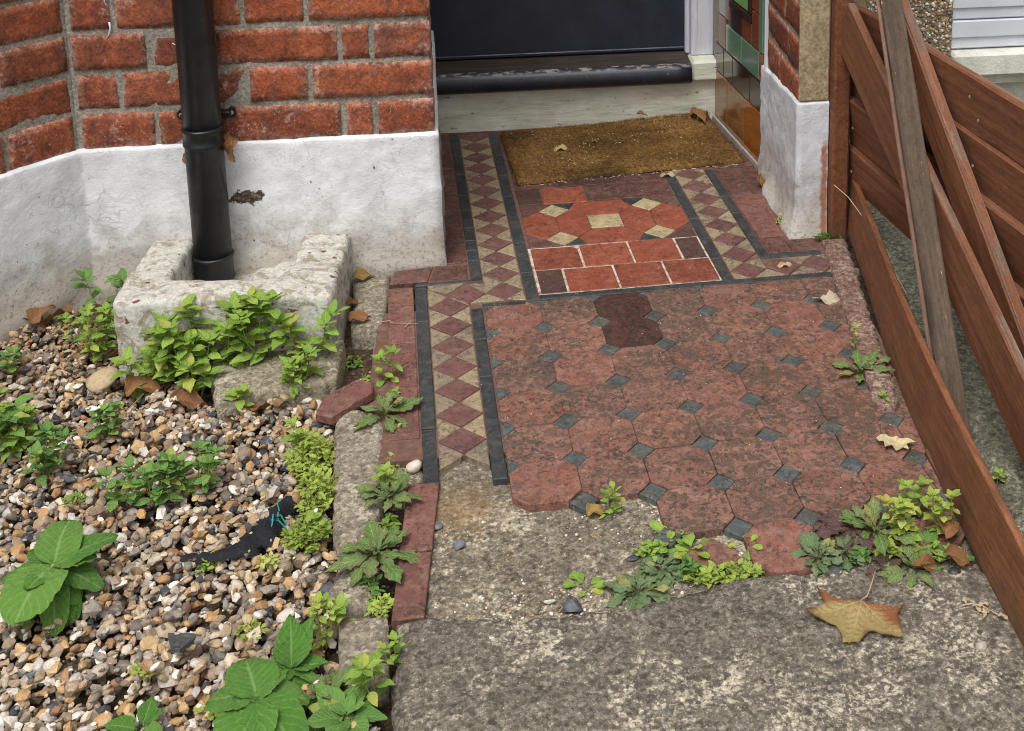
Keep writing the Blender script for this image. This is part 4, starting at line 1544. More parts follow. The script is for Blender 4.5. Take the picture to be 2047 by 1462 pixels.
fence = empty('fence', (.86, -.3, 0), 'brown fence of wide horizontal boards between path and neighbour', 'fence')
box('post', (.7735, -.012, -.02), (.808, .030, 1.3), M['post_wood'], fence, .004)
tb = [.482, .380, .290, .183, .100]
for k in range(4):
    zc_ = (tb[k] + tb[k + 1]) / 2
    hgt = tb[k] - tb[k + 1] + (.004 if k else 0)
    s0 = .030
    a = P0 + d_f * s0 + np.array([0, 0, zc_]) + n_f * (.003 * (k % 2))
    b = P0 - d_f * 1.25 + np.array([0, 0, zc_ - .002]) + n_f * (.003 * (k % 2) + (.006 if k == 2 else 0))
    bd = plank('board', a, b, (-n_f[0] * .1, -n_f[1] * .1, 1) if k != 2 else (-n_f[0] * .2, -n_f[1] * .2, 1), hgt, .014, M['stain'], fence, .003, .002, seed=k * 9)
    # turned so that its face looks at the path
    top_ = plank('board_edge', a + np.array([0, 0, hgt / 2 - .0015]) - n_f * .0 + n_f * .0075, b + np.array([0, 0, hgt / 2 - .0015]) + n_f * .0075, n_f, .013, .003, M['raw_edge'], bd, .0008, .0015, seed=k + 50)
for y_ in (-.45, -1.15):
    c_ = P0 + d_f * y_
    v_, f_ = box_geo((-.02, -.02, -.02), (.02, .02, .44), .003)
    obj('fence_support', v_ + c_ + n_f * .046, f_, M['stain'], fence)


for k, (s_, z_) in enumerate(((-.03, .44), (-.03, .34), (-.03, .24), (-.03, .15), (-.47, .45), (-.49, .34), (-.46, .25), (-.5, .42), (-.47, .15))):
    c_ = P0 + d_f * s_ + np.array([0, 0, z_]) - n_f * .012
    v_, f_ = lathe_geo([(.0001, .0), (.0028, .0), (.0026, .0012), (.0001, .0014)], 0, 0, 8)
    v_ = np.array([c_ + d_f * a_ + np.array([0, 0, b_]) - n_f * e_ for a_, b_, e_ in v_])
    obj('nail', v_, f_, M['screw'], fence)


def thing_plank(name, a, b, wdir, width, thick, mat, label, edge_mat=None, cat='board', seed=0, bev=.0025):
    p_ = plank(name, a, b, wdir, width, thick, mat, None, bev, .0015, seed=seed, stations=20)
    tag(p_, label, cat)
    return p_


# low board on edge beside the tiles (gently bowed)
base = [(.8195, .0729), (.7850, -.2109), (.7545, -.4257), (.7355, -.607), (.7212, -.7849), (.7125, -.9643), (.7110, -1.1021), (.7105, -1.18)]
hts = [.118, .122, .126, .124, .120, .113, .098, .096]
V, F = [], []
fine_ = 40
bx = np.array(base)
tt = np.linspace(0, len(base) - 1, fine_)
for t in tt:
    i = min(int(t), len(base) - 2)
    fr_ = t - i
    p_ = bx[i] * (1 - fr_) + bx[i + 1] * fr_
    d_ = (bx[min(i + 1, len(bx) - 1)] - bx[max(i, 0)])
    d_ /= np.linalg.norm(d_)
    nn_ = np.array([-d_[1], d_[0]])
    if nn_[0] < 0: nn_ = -nn_
    h = hts[i] * (1 - fr_) + hts[i + 1] * fr_
    z0 = .010 * max(0, 1 - t / 3)
    for o_, z_ in ((0.0, z0 + .001), (.0025, z0), (.0085, z0), (.011, z0 + .002), (.019, h - .002), (.0175, h), (.0095, h), (.008, h - .0015)):
        V.append((p_[0] + nn_[0] * o_, p_[1] + nn_[1] * o_, z_))
for i in range(fine_ - 1):
    for j in range(8):
        k = (j + 1) % 8
        F.append([i * 8 + j, i * 8 + k, (i + 1) * 8 + k, (i + 1) * 8 + j])
F.append(list(range(8))[::-1])
F.append([(fine_ - 1) * 8 + j for j in range(8)])
lb_ = obj('low_board', V, F, M['stain2'], origin=(.72, -.75, 0))
tag(lb_, 'long low brown board standing on edge along the tiled path', 'board')
# leaning planks
wA = np.array([.784, .003, .3955]) - np.array([.789, -.031, .495])
pA0 = np.array([.7866, -.014, .4453]) - n_f * .0
pA1 = np.array([.837, -.93, .047])
oA = thing_plank('leaning_plank', pA0, pA1, -wA, .108, .016, M['stain'], 'wide brown plank slanting across the fence behind the grey batten', seed=3)
pB0 = np.array([.772, -.02, .700])
tB = np.array([.065, -.447, -.411])
pB_edge = np.array([.82, -.243, .554])
tB /= np.linalg.norm(tB)
wB = np.cross(n_f, tB)
if wB[2] < 0: wB = -wB
cB = pB_edge - wB * .036
pB_a = cB - tB * .22
pB_b = cB + tB * (cB[2] - .03) / (-tB[2])
oB = thing_plank('leaning_plank', pB_a, pB_b, wB, .072, .022, M['stain2'], 'bright brown plank with chipped edge leaning just right of the grey batten', seed=5, bev=.005)
for pl_, a_, b_, w_, wd2, tk in ((oA, pA0, pA1, -wA, .108, .016), (oB, pB_a, pB_b, wB, .072, .022)):
    y_ = np.array(b_) - np.array(a_)
    y_ /= np.linalg.norm(y_)
    w_ = np.array(w_, float)
    w_ -= y_ * (w_ @ y_)
    w_ /= np.linalg.norm(w_)
    n3 = np.cross(w_, y_)
    e0 = np.array(a_) + w_ * (wd2 / 2 - .0002) + n3 * tk / 2
    e1 = np.array(b_) + w_ * (wd2 / 2 - .0002) + n3 * tk / 2
    plank('worn_edge', e0, e1, n3, tk * .8, .0022, M['raw_edge'], pl_, .0006, .0009, seed=70)
# grey batten with a moulded edge
bt = np.array([.801, -.250, .556])
bf_ = np.array([.7745, -.728, .002])
tb_ = (bt - bf_) / np.linalg.norm(bt - bf_)
view = np.array([.118, -2.367, 1.137]) - (bt + bf_) / 2
wb = np.cross(tb_, view)
wb /= np.linalg.norm(wb)
if wb[0] < 0: wb = -wb
bat = empty('batten', tuple(bf_), 'weathered grey wooden batten propped diagonally against the brown fence', 'batten')
bt2 = bt + tb_ * .16
bf_ = bf_ - tb_ * .03
plank('batten_face', bf_ + wb * .004, bt2 + wb * .004, wb, .037, .016, M['batten'], bat, .0015, .0012, seed=12)
plank('batten_moulding', bf_ - wb * .0188 - view / np.linalg.norm(view) * .004, bt2 - wb * .0188 - view / np.linalg.norm(view) * .004, wb, .0075, .010, M['raw_edge'], bat, .0015, .0012, seed=13)
# flat board lying behind the low board
fb = thing_plank('fallen_board', (.752, -.735, .012), (.752, -1.30, .012), (1, .08, .1), .062, .014, M['stain'], 'dark flat board lying on soil behind the low brown board', seed=15)

# ================================================================== DOORMAT
ma = .108
mc, ms = math.cos(ma), math.sin(ma)
mo = np.array([.159, .350])
mpt = lambda a, b: np.array([mo[0] + a * mc - b * ms, mo[1] + a * ms + b * mc])
mat_root = empty('doormat', (.4, .55, .002), 'worn brown coir doormat in front of the navy door', 'doormat')


def mat_z(x, y):
    lift = np.clip(y - .678, 0, .2)
    return lift


V, F = [], []
nx, ny = 64, 44
for i in range(nx + 1):
    for j in range(ny + 1):
        a, b = .525 * i / nx, (.318 - .0 * i / nx) * j / ny
        wa = .0025 * fbm(np.array([[a * 1.0, b, 0]]), 35, 2, 4)[0]
        p_ = mpt(a + (wa if i in (0, nx) else 0), b + (wa if j in (0, ny) else 0))
        yy = p_[1]
        ex = max(0, yy - .690)
        z = .013 + ex * .55 + .0022 * fbm(np.array([[p_[0], p_[1], 0]]), 12, 3, 8)[0]
        e_ = min(i, nx - i, j, ny - j)
        if e_ == 0: z -= .006
        V.append((min(p_[0], .69 - .14 * (yy - .40) if yy > .4 else 1), min(yy, .690 + ex * .3), z))
m_ = ny + 1
F = [[i * m_ + j, (i + 1) * m_ + j, (i + 1) * m_ + j + 1, i * m_ + j + 1] for i in range(nx) for j in range(ny)]
top = np.array(V)
ring = [i * m_ for i in range(nx + 1)] + [nx * m_ + j for j in range(1, m_)] + [i * m_ + ny for i in range(nx - 1, -1, -1)] + [j for j in range(ny - 1, 0, -1)]
b0 = len(V)
for r_ in ring: V.append((V[r_][0], V[r_][1], max(.0015, V[r_][2] - .012)))
for i in range(len(ring)):
    j = (i + 1) % len(ring)
    F.append([ring[j], ring[i], b0 + i, b0 + j])
obj('backing', V, F, M['coir'], mat_root, smooth=True)
V, F = [], []
for k in range(22000):
    i = rng.integers(0, len(top))
    p_ = top[i] + np.r_[rng.uniform(-.005, .005, 2), 0]
    h = rng.uniform(.0015, .0042)
    d_ = rng.normal(0, .45, 2) * h
    t = rng.uniform(0, 6.28)
    wv = .0007
    s_ = np.array([math.cos(t) * wv, math.sin(t) * wv, 0])
    n0 = len(V)
    V += [p_ - s_ - (0, 0, .001), p_ + s_ - (0, 0, .001), p_ + np.r_[d_, h]]
    F.append([n0, n0 + 1, n0 + 2])
o = obj('pile', V, F, M['coir'], mat_root)
tag(o, kind='stuff')

# ================================================================== STONES
def ico(sub):
    bm = bmesh.new()
    bmesh.ops.create_icosphere(bm, subdivisions=sub, radius=1)
    return bm_geo(bm)


ICO = {1: ico(1), 2: ico(2), 3: ico(3)}


def stone_shapes(n, sub, flat=(.38, .8), cuts=6, seed=0):
    r_ = np.random.default_rng(seed)
    out = []
    V0, F0 = ICO[sub]
    F0 = np.array(F0)
    for k in range(n):
        V = V0.copy()
        rough_one = r_.random() < .62
        for c in range(r_.integers(4, cuts + 4) if rough_one else r_.integers(1, 3)):
            nn = r_.normal(size=3)
            nn /= np.linalg.norm(nn)
            d_ = r_.uniform(.38, .72) if rough_one else r_.uniform(.6, .9)
            t = V @ nn - d_
            V = V - np.outer(np.clip(t, 0, None) * (.97 if rough_one else .8), nn)
        V = V * (1 + (.07 if rough_one else .12) * fbm(V + k * 7.3, 1.6, 2, k)[:, None])
        V = V / np.abs(V[:, 0]).max()
        V *= np.array([1, r_.uniform(.55, .95), r_.uniform(*flat)])
        out.append(V)
    return out, F0


PAL = np.array([lin(dull(c, .92, 1.06))[:3] for c in ((176, 150, 118), (184, 142, 92), (152, 130, 108), (206, 190, 166), (132, 114, 98), (188, 164, 130), (228, 220, 206), (76, 79, 86), (116, 106, 98), (158, 118, 82), (170, 158, 142), (196, 162, 114), (56, 57, 62), (146, 138, 128), (192, 182, 172))])
PW = np.array([.12, .09, .10, .11, .08, .10, .08, .035, .06, .045, .08, .045, .025, .07, .06])
PW /= PW.sum()

gpoly = np.array([(-1.02, -.35), (-.66, -.03), (-.54, -.03), (-.53, -.315), (-.40, -.315), (-.385, -.40), (-.30, -.42), (-.20, -.41), (-.165, -.43), (-.165, -.45), (-.15, -.50), (-.145, -.56), (-.132, -.68), (-.122, -.80), (-.118, -.90), (-.10, -.96), (-.095, -1.05), (-.04, -1.10), (-.03, -1.32), (-.70, -1.32), (-1.02, -.9)])


def in_poly(P, poly):
    ins = np.zeros(len(P), bool)
    for a, b in zip(poly, np.roll(poly, -1, 0)):
        c = ((a[1] > P[:, 1]) != (b[1] > P[:, 1])) & (P[:, 0] < (b[0] - a[0]) * (P[:, 1] - a[1]) / (b[1] - a[1] + 1e-12) + a[0])
        ins ^= c
    return ins


cell = .003
gx0, gy0 = -1.05, -1.35
HF = np.full((int(1.1 / cell), int(1.4 / cell)), -.036)


def drop(x, y, a, b, h, ang, look=6):
    """rest a flat stone on the pile; returns its centre height"""
    r_ = max(a, b)
    i0, i1 = int((x - r_ - gx0) / cell), int((x + r_ - gx0) / cell) + 1
    j0, j1 = int((y - r_ - gy0) / cell), int((y + r_ - gy0) / cell) + 1
    i0, j0 = max(i0, 0), max(j0, 0)
    sub = HF[i0:i1, j0:j1]
    if sub.size == 0: return None
    ii, jj = np.meshgrid(np.arange(i0, i0 + sub.shape[0]), np.arange(j0, j0 + sub.shape[1]), indexing='ij')
    dx, dy = gx0 + (ii + .5) * cell - x, gy0 + (jj + .5) * cell - y
    u_ = dx * math.cos(ang) + dy * math.sin(ang)
    w_ = -dx * math.sin(ang) + dy * math.cos(ang)
    e_ = 1 - (u_ / a) ** 2 - (w_ / b) ** 2
    msk = e_ > .02
    if not msk.any(): return None
    prof = h * np.sqrt(np.clip(e_, 0, 1))
    zb = np.quantile((sub + prof * .55)[msk], .86)
    zc_ = zb
    sub[msk] = np.maximum(sub[msk], (zc_ + prof * .9)[msk])
    return zc_


sh_hi, F_hi = stone_shapes(90, 2, seed=1)
sh_lo, F_lo = stone_shapes(60, 1, flat=(.32, .7), seed=2)
VV, FF, CC, nb = [], [], [], 0
area_g = area(gpoly)
layers = [(.0075, .0110, 2600, False), (.0052, .0102, 2900, True), (.0048, .0102, 2700, True), (.0024, .005, 3400, False), (.004, .0075, 1100, True)]
for (r0, r1, cnt, hi_) in layers:
    P_ = rng.uniform((-1.02, -1.32), (-.03, -.03), (cnt * 3, 2))
    P_ = P_[in_poly(P_, gpoly)][:cnt]
    for x, y in P_:
        if rng.random() < .1 and r1 > .0101: a = rng.uniform(.0098, .0138)
        else: a = rng.uniform(r0, r1)
        if y > -.25: a *= .85
        hi_now = hi_ and rng.random() < .5
        k = rng.integers(0, 90 if hi_now else 60)
        V = (sh_hi if hi_now else sh_lo)[k]
        h, b = np.abs(V[:, 2]).max() * a, np.abs(V[:, 1]).max() * a
        # a lower resting place nearby, if there is one
        best = (1e9, x, y)
        for t in range(3):
            qx, qy = x + rng.normal(0, .004), y + rng.normal(0, .004)
            i_, j_ = int((qx - gx0) / cell), int((qy - gy0) / cell)
            if 0 <= i_ < HF.shape[0] and 0 <= j_ < HF.shape[1]:
                w_ = HF[max(0, i_ - 2):i_ + 3, max(0, j_ - 2):j_ + 3].mean()
                if w_ < best[0]: best = (w_, qx, qy)
        x, y = best[1], best[2]
        ang = rng.uniform(0, 6.28)
        z = drop(x, y, a, b, h, ang)
        if z is None or z > .012: continue
        Rm = np.array((Matrix.Rotation(ang, 3, 'Z') @ Matrix.Rotation(rng.normal(0, .38), 3, 'X') @ Matrix.Rotation(rng.normal(0, .38), 3, 'Y')))
        W_ = (V * a) @ Rm.T + np.array([x, y, z])
        VV.append(W_)
        FF.append((F_hi if hi_now else F_lo) + nb)
        nb += len(V)
        c_ = PAL[rng.choice(len(PAL), p=PW)] * rng.uniform(.72, 1.12)
        if y > -.30: c_ = c_ * np.array([.85, .78, .7])
        CC.append(np.repeat(c_[None], len(V), 0))


def big_mesh(name, V, F, C, mat, smooth=True, flags=None):
    me = bpy.data.meshes.new(name)
    nF = len(F)
    me.vertices.add(len(V))
    me.vertices.foreach_set('co', V.astype(np.float32).ravel())
    me.loops.add(nF * 3)
    me.loops.foreach_set('vertex_index', F.astype(np.int32).ravel())
    me.polygons.add(nF)
    me.polygons.foreach_set('loop_start', np.arange(0, nF * 3, 3, dtype=np.int32))
    me.polygons.foreach_set('loop_total', np.full(nF, 3, np.int32))
    me.polygons.foreach_set('use_smooth', np.full(nF, smooth) if flags is None else flags)
    at = me.color_attributes.new('tint', 'FLOAT_COLOR', 'POINT')
    c4 = np.ones((len(V), 4), np.float32)
    c4[:, :3] = C
    at.data.foreach_set('color', c4.ravel())
    me.materials.append(mat)
    me.update(calc_edges=True)
    me.validate()
    o = bpy.data.objects.new(name, me)
    COL.objects.link(o)
    return o


flg = np.concatenate([np.full(len(x), len(x) > 100 and rng.random() < .8) for x in FF])
grv = big_mesh('gravel', np.vstack(VV), np.vstack(FF), np.vstack(CC), M['pebble'], flags=flg)
tag(grv, 'bed of mixed tan, grey and white flint gravel beside the path', 'gravel', kind='stuff')


def gz(x, y):
    i_, j_ = int((x - gx0) / cell), int((y - gy0) / cell)
    if 0 <= i_ < HF.shape[0] and 0 <= j_ < HF.shape[1]:
        return float(HF[max(0, i_ - 3):i_ + 4, max(0, j_ - 3):j_ + 4].mean())
    return 0.0


def one_stone(name, x, y, z, a, colr, label, cat='stone', seed=0, ang=0.0, flat=1.0, group=None, tilt=(0, 0)):
    V = stone_shapes(1, 2, seed=100 + seed)[0][0].copy() * a
    V[:, 2] *= flat
    Rm = np.array((Matrix.Rotation(ang, 3, 'Z') @ Matrix.Rotation(tilt[0], 3, 'X') @ Matrix.Rotation(tilt[1], 3, 'Y')))
    V = V @ Rm.T + np.array([x, y, z])
    o = obj(name, V, F_hi, M['pebble'], None, smooth=True, col=np.repeat([lin(colr)[:3]], len(V), 0))
    return tag(o, label, cat, group)


# grit scattered on path, tiles and in the soil strips
def grit(name, n, regions, size, cols, label, zf):
    VV, FF, CC, nb = [], [], [], 0
    V0s, F0 = stone_shapes(12, 1, seed=9)
    reg = [np.array(r_) for r_ in regions]
    k = 0
    while k < n:
        r_ = reg[rng.integers(0, len(reg))]
        p_ = rng.uniform(r_.min(0), r_.max(0))
        if not in_poly(p_[None], r_)[0]: continue
        k += 1
        a = size[0] * (size[1] / size[0]) ** (rng.random() ** 1.6)
        V = V0s[rng.integers(0, 12)] * a
        t = rng.uniform(0, 6.28)
        V = V @ np.array([[math.cos(t), -math.sin(t), 0], [math.sin(t), math.cos(t), 0], [0, 0, 1]]) + np.r_[p_, zf(*p_) + a * .3]
        VV.append(V)
        FF.append(F0 + nb)
        nb += len(V)
        CC.append(np.repeat([lin(cols[rng.integers(0, len(cols))])[:3]], len(V), 0))
    o = big_mesh(name, np.vstack(VV), np.vstack(FF), np.vstack(CC), M['pebble'])
    return tag(o, label, 'grit', kind='stuff')


gc = [(200, 188, 168), (228, 222, 210), (150, 130, 104), (120, 100, 80), (90, 84, 78), (176, 140, 96)]
grit('path_grit', 620, [[(.01, -.72), (.22, -.70), (.42, -.82), (.45, -.95), (.2, -.985), (.02, -.97)]], (.0009, .0032), gc, 'pale grit scattered over the bare screed and tile edge', lambda x, y: -.0115)
grit('seam_grit', 420, [[(.01, -.93), (.3, -.93), (.42, -.92), (.42, -.955), (.2, -.99), (.01, -.975)]], (.0009, .003), gc, 'grit lodged in the seam behind the front slab', lambda x, y: -.0105)
grit('tile_grit', 190, [[(.0, -.1), (.72, -.1), (.72, -.85), (.1, -.66)]], (.0005, .0014), [(230, 224, 212), (214, 200, 176), (190, 170, 140)], 'white flecks scattered over the octagon tiles', lambda x, y: .0005)
grit('porch_grit', 50, [[(-.05, -.12), (.6, -.1), (.62, .35), (.0, .5)]], (.0005, .0013), [(230, 224, 212), (214, 200, 176), (190, 170, 140)], 'white flecks scattered over the porch tiles', lambda x, y: .0005)
grit('soil_grit', 700, [[(-.15, -.25), (-.09, -.25), (-.075, -.5), (-.13, -.44), (-.17, -.43), (-.2, -.46), (-.15, -.36)], [(-.06, -.50), (-.005, -.60), (-.01, -.70), (-.035, -.95), (-.055, -.95), (-.06, -.7)], [(.73, -.5), (.81, -.5), (.80, -1.2), (.73, -1.2)], [(-.13, -.82), (-.05, -.82), (-.05, -.96), (-.12, -.97)]], (.001, .004), [(120, 100, 80), (90, 76, 62), (60, 54, 50), (150, 128, 100), (200, 188, 170)], 'small grit and crumbs in the bare soil strips', lambda x, y: -.041)

# pebbles thrown on the neighbour's wall
VV, FF, CC, nb = [], [], [], 0
V0s, F0 = stone_shapes(14, 1, seed=19)
for k in range(5200):
    x, z = rng.uniform(1.02, 1.238), rng.uniform(.02, .70)
    a = rng.uniform(.0025, .0058)
    V = V0s[rng.integers(0, 14)] * a
    V = V[:, [0, 2, 1]] * np.array([1, -1, 1])
    t = rng.uniform(0, 6.28)
    V = np.c_[V[:, 0] * math.cos(t) - V[:, 2] * math.sin(t), V[:, 1], V[:, 0] * math.sin(t) + V[:, 2] * math.cos(t)] + np.array([x, .6045, z])
    VV.append(V); FF.append(F0 + nb); nb += len(V)
    cl = [(206, 196, 180), (228, 220, 208), (176, 156, 126), (140, 112, 84), (92, 84, 80), (160, 128, 92), (120, 116, 116)][rng.integers(0, 7)]
    CC.append(np.repeat([lin(cl)[:3]], len(V), 0))
o = big_mesh('pebbledash', np.vstack(VV), np.vstack(FF), np.vstack(CC), M['pebble'])
o.parent = dash
o.matrix_parent_inverse = world_m(dash).inverted()
tag(o, kind='stuff')
# mossy crumbs on the neighbour's kerb edge

# ================================================================== PLANTS
def leaf_geo(L, Wd, kind, seed=0, curl=.25, fold=.25, wave=.03, pet=.0, nu=11, nv=6):
    r_ = np.random.default_rng(seed)
    V, UV, F = [], [], []
    ph = r_.uniform(0, 6.28)
    for i in range(nu + 1):
        t = i / nu
        tt = max(0.0, (t - pet) / (1 - pet))
        if kind == 'ovate': w = math.sin(math.pi * tt ** .72) ** .9
        elif kind == 'lance': w = math.sin(math.pi * tt ** .85) ** 1.15
        elif kind == 'round': w = math.sqrt(max(0, 1 - (2 * tt - 1) ** 2))
        elif kind == 'heart': w = (math.sqrt(max(0, 1 - ((tt - .4) / .6) ** 2)) ** .85 if tt > .4 else math.sqrt(max(0, 1 - ((.4 - tt) / .4) ** 2)))
        elif kind == 'spat': w = math.sin(math.pi * tt ** 1.7) ** .8
        else:
            w = math.sin(math.pi * tt ** 1.45) ** .8 * (.60 + .40 * abs(math.sin(tt * math.pi * 4.5)))
        if kind == 'ovate' and 0 < i < nu: w *= 1 + .035 * (-1) ** i
        w = max(w, .05 if t < .97 else .012) * Wd / 2
        for j in range(nv + 1):
            s = -1 + 2 * j / nv
            x = s * w
            y = t * L
            if kind == 'lobed': y -= abs(s) * L * .05
            z = fold * abs(x) * (1 - .5 * t) - curl * L * t * t + wave * L * math.sin(ph + t * 9 + s * 2) * abs(s) + .012 * L * r_.normal() * (0 < i < nu)
            if kind in ('heart', 'ovate') and nu > 12:
                ph2 = t * 8 - abs(s) * 2.6
                z += .040 * L * (abs(math.sin(ph2 * math.pi)) - .5) * (1 - abs(s) ** 4) * min(1, abs(s) * 4) + .017 * L * math.sin(t * 33 + s * 13 + ph) * math.sin(s * 17 + t * 11)
            V.append((x + wave * .3 * L * math.sin(t * 5 + ph), y, z))
            UV.append((t, (s + 1) / 2))
    m_ = nv + 1
    for i in range(nu):
        for j in range(nv):
            F.append([i * m_ + j, i * m_ + j + 1, (i + 1) * m_ + j + 1, (i + 1) * m_ + j])
    return np.array(V), F, UV


LEAF = {}


def leaf_meshes(key, mat, n, L, Wd, kind, **kw):
    out = []
    for k in range(n):
        v_, f_, u_ = leaf_geo(L, Wd * (.85 + .3 * rnd.random()), kind, seed=hash_(key) + k, curl=kw.get('curl', .25) * (.5 + rnd.random()), fold=kw.get('fold', .25), wave=kw.get('wave', .03), pet=kw.get('pet', 0.0), nu=kw.get('nu', 11), nv=kw.get('nv', 6))
        out.append(mk_mesh('leaf', v_, f_, mat, True, u_))
    LEAF[key] = out


def hash_(s):
    h = 7
    for c in s: h = (h * 31 + ord(c)) % 100003
    return h


leaf_meshes('mid', M['lf_mid'], 6, 1.0, .52, 'ovate', pet=.12, curl=.3)
leaf_meshes('dark', M['lf_dark'], 5, 1.0, .55, 'ovate', pet=.12, curl=.3)
leaf_meshes('yel', M['lf_yel'], 5, 1.0, .62, 'ovate', pet=.2, curl=.25)
leaf_meshes('big', M['lf_big'], 6, 1.0, 1.0, 'heart', pet=.05, curl=.5, fold=.15, wave=.03, nu=30, nv=18)
leaf_meshes('ov', M['lf_big'], 4, 1.0, .62, 'ovate', pet=.05, curl=.2, fold=.35, wave=.03, nu=26, nv=14)
leaf_meshes('thistle', M['lf_thistle'], 6, 1.0, .42, 'lobed', pet=.08, curl=.22, wave=.05, nu=22, nv=6)
leaf_meshes('grey', M['lf_grey'], 5, 1.0, .46, 'lobed', pet=.15, curl=.2, wave=.06, nu=22, nv=6)
leaf_meshes('purple', M['lf_purple'], 3, 1.0, .44, 'lobed', pet=.1, curl=.2, wave=.06, nu=20, nv=6)
leaf_meshes('spat', M['lf_mid'], 4, 1.0, .5, 'spat', pet=.2, curl=.2)
leaf_meshes('brown', M['lf_brown'], 6, 1.0, .62, 'ovate', curl=.45, fold=.8, wave=.14, nu=14, nv=8)
leaf_meshes('pale', M['lf_pale'], 4, 1.0, .5, 'lobed', curl=.2, fold=.5, wave=.12, nu=16, nv=6)


def put_leaf(parent, key, base, az, pitch, size, roll=0.0, wscale=1.0, k=None):
    me = LEAF[key][rnd.randrange(len(LEAF[key])) if k is None else k]
    o = bpy.data.objects.new('leaf', me)
    o.matrix_basis = Matrix.Translation(base) @ Matrix.Rotation(-az, 4, 'Z') @ Matrix.Rotation(pitch, 4, 'X') @ Matrix.Rotation(roll, 4, 'Y') @ Matrix.Diagonal((size * wscale, size, size, 1))
    return link(o, parent)


def plant_up(name, x, y, z, h, nst, leaf, size, label, key='mid', spread=.5, nodes=4, cat='weed', group=None, tuft=5, lean=(0, 0)):
    """several stems with paired leaves and a tuft at the top"""
    root = empty(name, (x, y, z), label, cat, group)
    geos = []
    for s_ in range(nst):
        a = rnd.uniform(0, 6.28)
        sp = spread * h * (rnd.random() ** .5 if nst > 1 else .2)
        hh = h * rnd.uniform(.6, 1.0)
        tip = Vector((x + math.cos(a) * sp + lean[0] * hh, y + math.sin(a) * sp * .7 + lean[1] * hh, z + hh))
        b0_ = Vector((x + math.cos(a) * sp * .25, y + math.sin(a) * sp * .2, z - .006))
        mid_ = (tip + b0_) / 2 + Vector((math.cos(a), math.sin(a), 0)) * sp * .15
        pts = [b0_, (b0_ + mid_) / 2 + Vector((0, 0, hh * .04)), mid_, (mid_ + tip) / 2, tip]
        geos.append(tube_geo(pts, .0011 if h > .05 else .0008, 5, .6))
        a2 = rnd.uniform(0, 3.14)
        for n_ in range(1, nodes + 1):
            t = n_ / (nodes + .6)
            p_ = b0_.lerp(mid_, t * 2) if t < .5 else mid_.lerp(tip, (t - .5) * 2)
            a2 += 1.57 + rnd.uniform(-.3, .3)
            for sg_ in (0, 3.14159):
                if rnd.random() < .12: continue
                put_leaf(root, key, p_, a2 + sg_ + rnd.uniform(-.3, .3), rnd.uniform(.0, .6), size * rnd.uniform(.65, 1.1) * (1.05 - .25 * t), rnd.uniform(-.3, .3))
        for k in range(tuft):
            put_leaf(root, key, tip, k * 6.28 / tuft + rnd.uniform(-.3, .3), rnd.uniform(.3, 1.0), size * rnd.uniform(.45, .85), rnd.uniform(-.2, .2))
    V, F = join(*geos)
    obj('stem', V, F, M['stem'], root, smooth=True)
    return root


def rosette(name, x, y, z, n, size, key, label, pitch=(.1, .5), cat='weed', azs=None, group=None, inner=0):
    root = empty(name, (x, y, z), label, cat, group)
    for k in range(n):
        a = azs[k] if azs else k * 2.399 + rnd.uniform(-.25, .25)
        sz = size * rnd.uniform(.7, 1.1)
        put_leaf(root, key, (x + .004 * math.sin(a), y + .004 * math.cos(a), z), a, rnd.uniform(*pitch), sz, rnd.uniform(-.25, .25))
    for k in range(inner):
        put_leaf(root, key, (x, y, z + .003), rnd.uniform(0, 6.28), rnd.uniform(.5, 1.0), size * rnd.uniform(.35, .6), rnd.uniform(-.25, .25))
    return root


def clump(name, x, y, z, rx, ry, h, n, size, key, label, cat='weed', group=None, stems=14):
    """dense low cushion of small leaves"""
    root = empty(name, (x, y, z), label, cat, group)
    VV, FF, UU, nb = [], [], [], 0
    src = [leaf_geo(1.0, .6, 'ovate', seed=k + 5, curl=.25, pet=.15, nu=5, nv=2) for k in range(5)]
    for k in range(n):
        a, r_ = rnd.uniform(0, 6.28), rnd.random() ** .5
        bx_, by_ = x + math.cos(a) * r_ * rx, y + math.sin(a) * r_ * ry
        hz = z + h * (1 - r_ * r_ * .8) * rnd.uniform(.15, 1.0) * (.6 + .4 * math.sin(bx_ * 120 + by_ * 90))
        v_, f_, u_ = src[rnd.randrange(5)]
        Mx = np.array(Matrix.Rotation(rnd.uniform(0, 6.28), 3, 'Z') @ Matrix.Rotation(rnd.uniform(-.1, .9), 3, 'X') @ Matrix.Rotation(rnd.uniform(-.4, .4), 3, 'Y'))
        VV.append((v_ * size * rnd.uniform(.55, 1.15)) @ Mx.T + np.array([bx_, by_, hz]))
        FF += [[i + nb for i in q_] for q_ in f_]
        UU += u_
        nb += len(v_)
    o = obj('foliage', np.vstack(VV), FF, key, root, smooth=True, uv=UU)
    geos = []
    for k in range(stems):
        a, r_ = rnd.uniform(0, 6.28), rnd.random() ** .5
        p0 = (x + math.cos(a) * r_ * rx * .5, y + math.sin(a) * r_ * ry * .5, z - .01)
        p1 = (x + math.cos(a) * r_ * rx, y + math.sin(a) * r_ * ry, z + h * .7 * rnd.uniform(.5, 1))
        pm = ((p0[0] + p1[0]) / 2 + rnd.uniform(-.004, .004), (p0[1] + p1[1]) / 2, (p0[2] + p1[2]) / 2 + .003)
        geos.append(tube_geo([p0, pm, p1], .0008, 4))
    V, F = join(*geos)
    obj('stem', V, F, M['stem'], root)
    return root


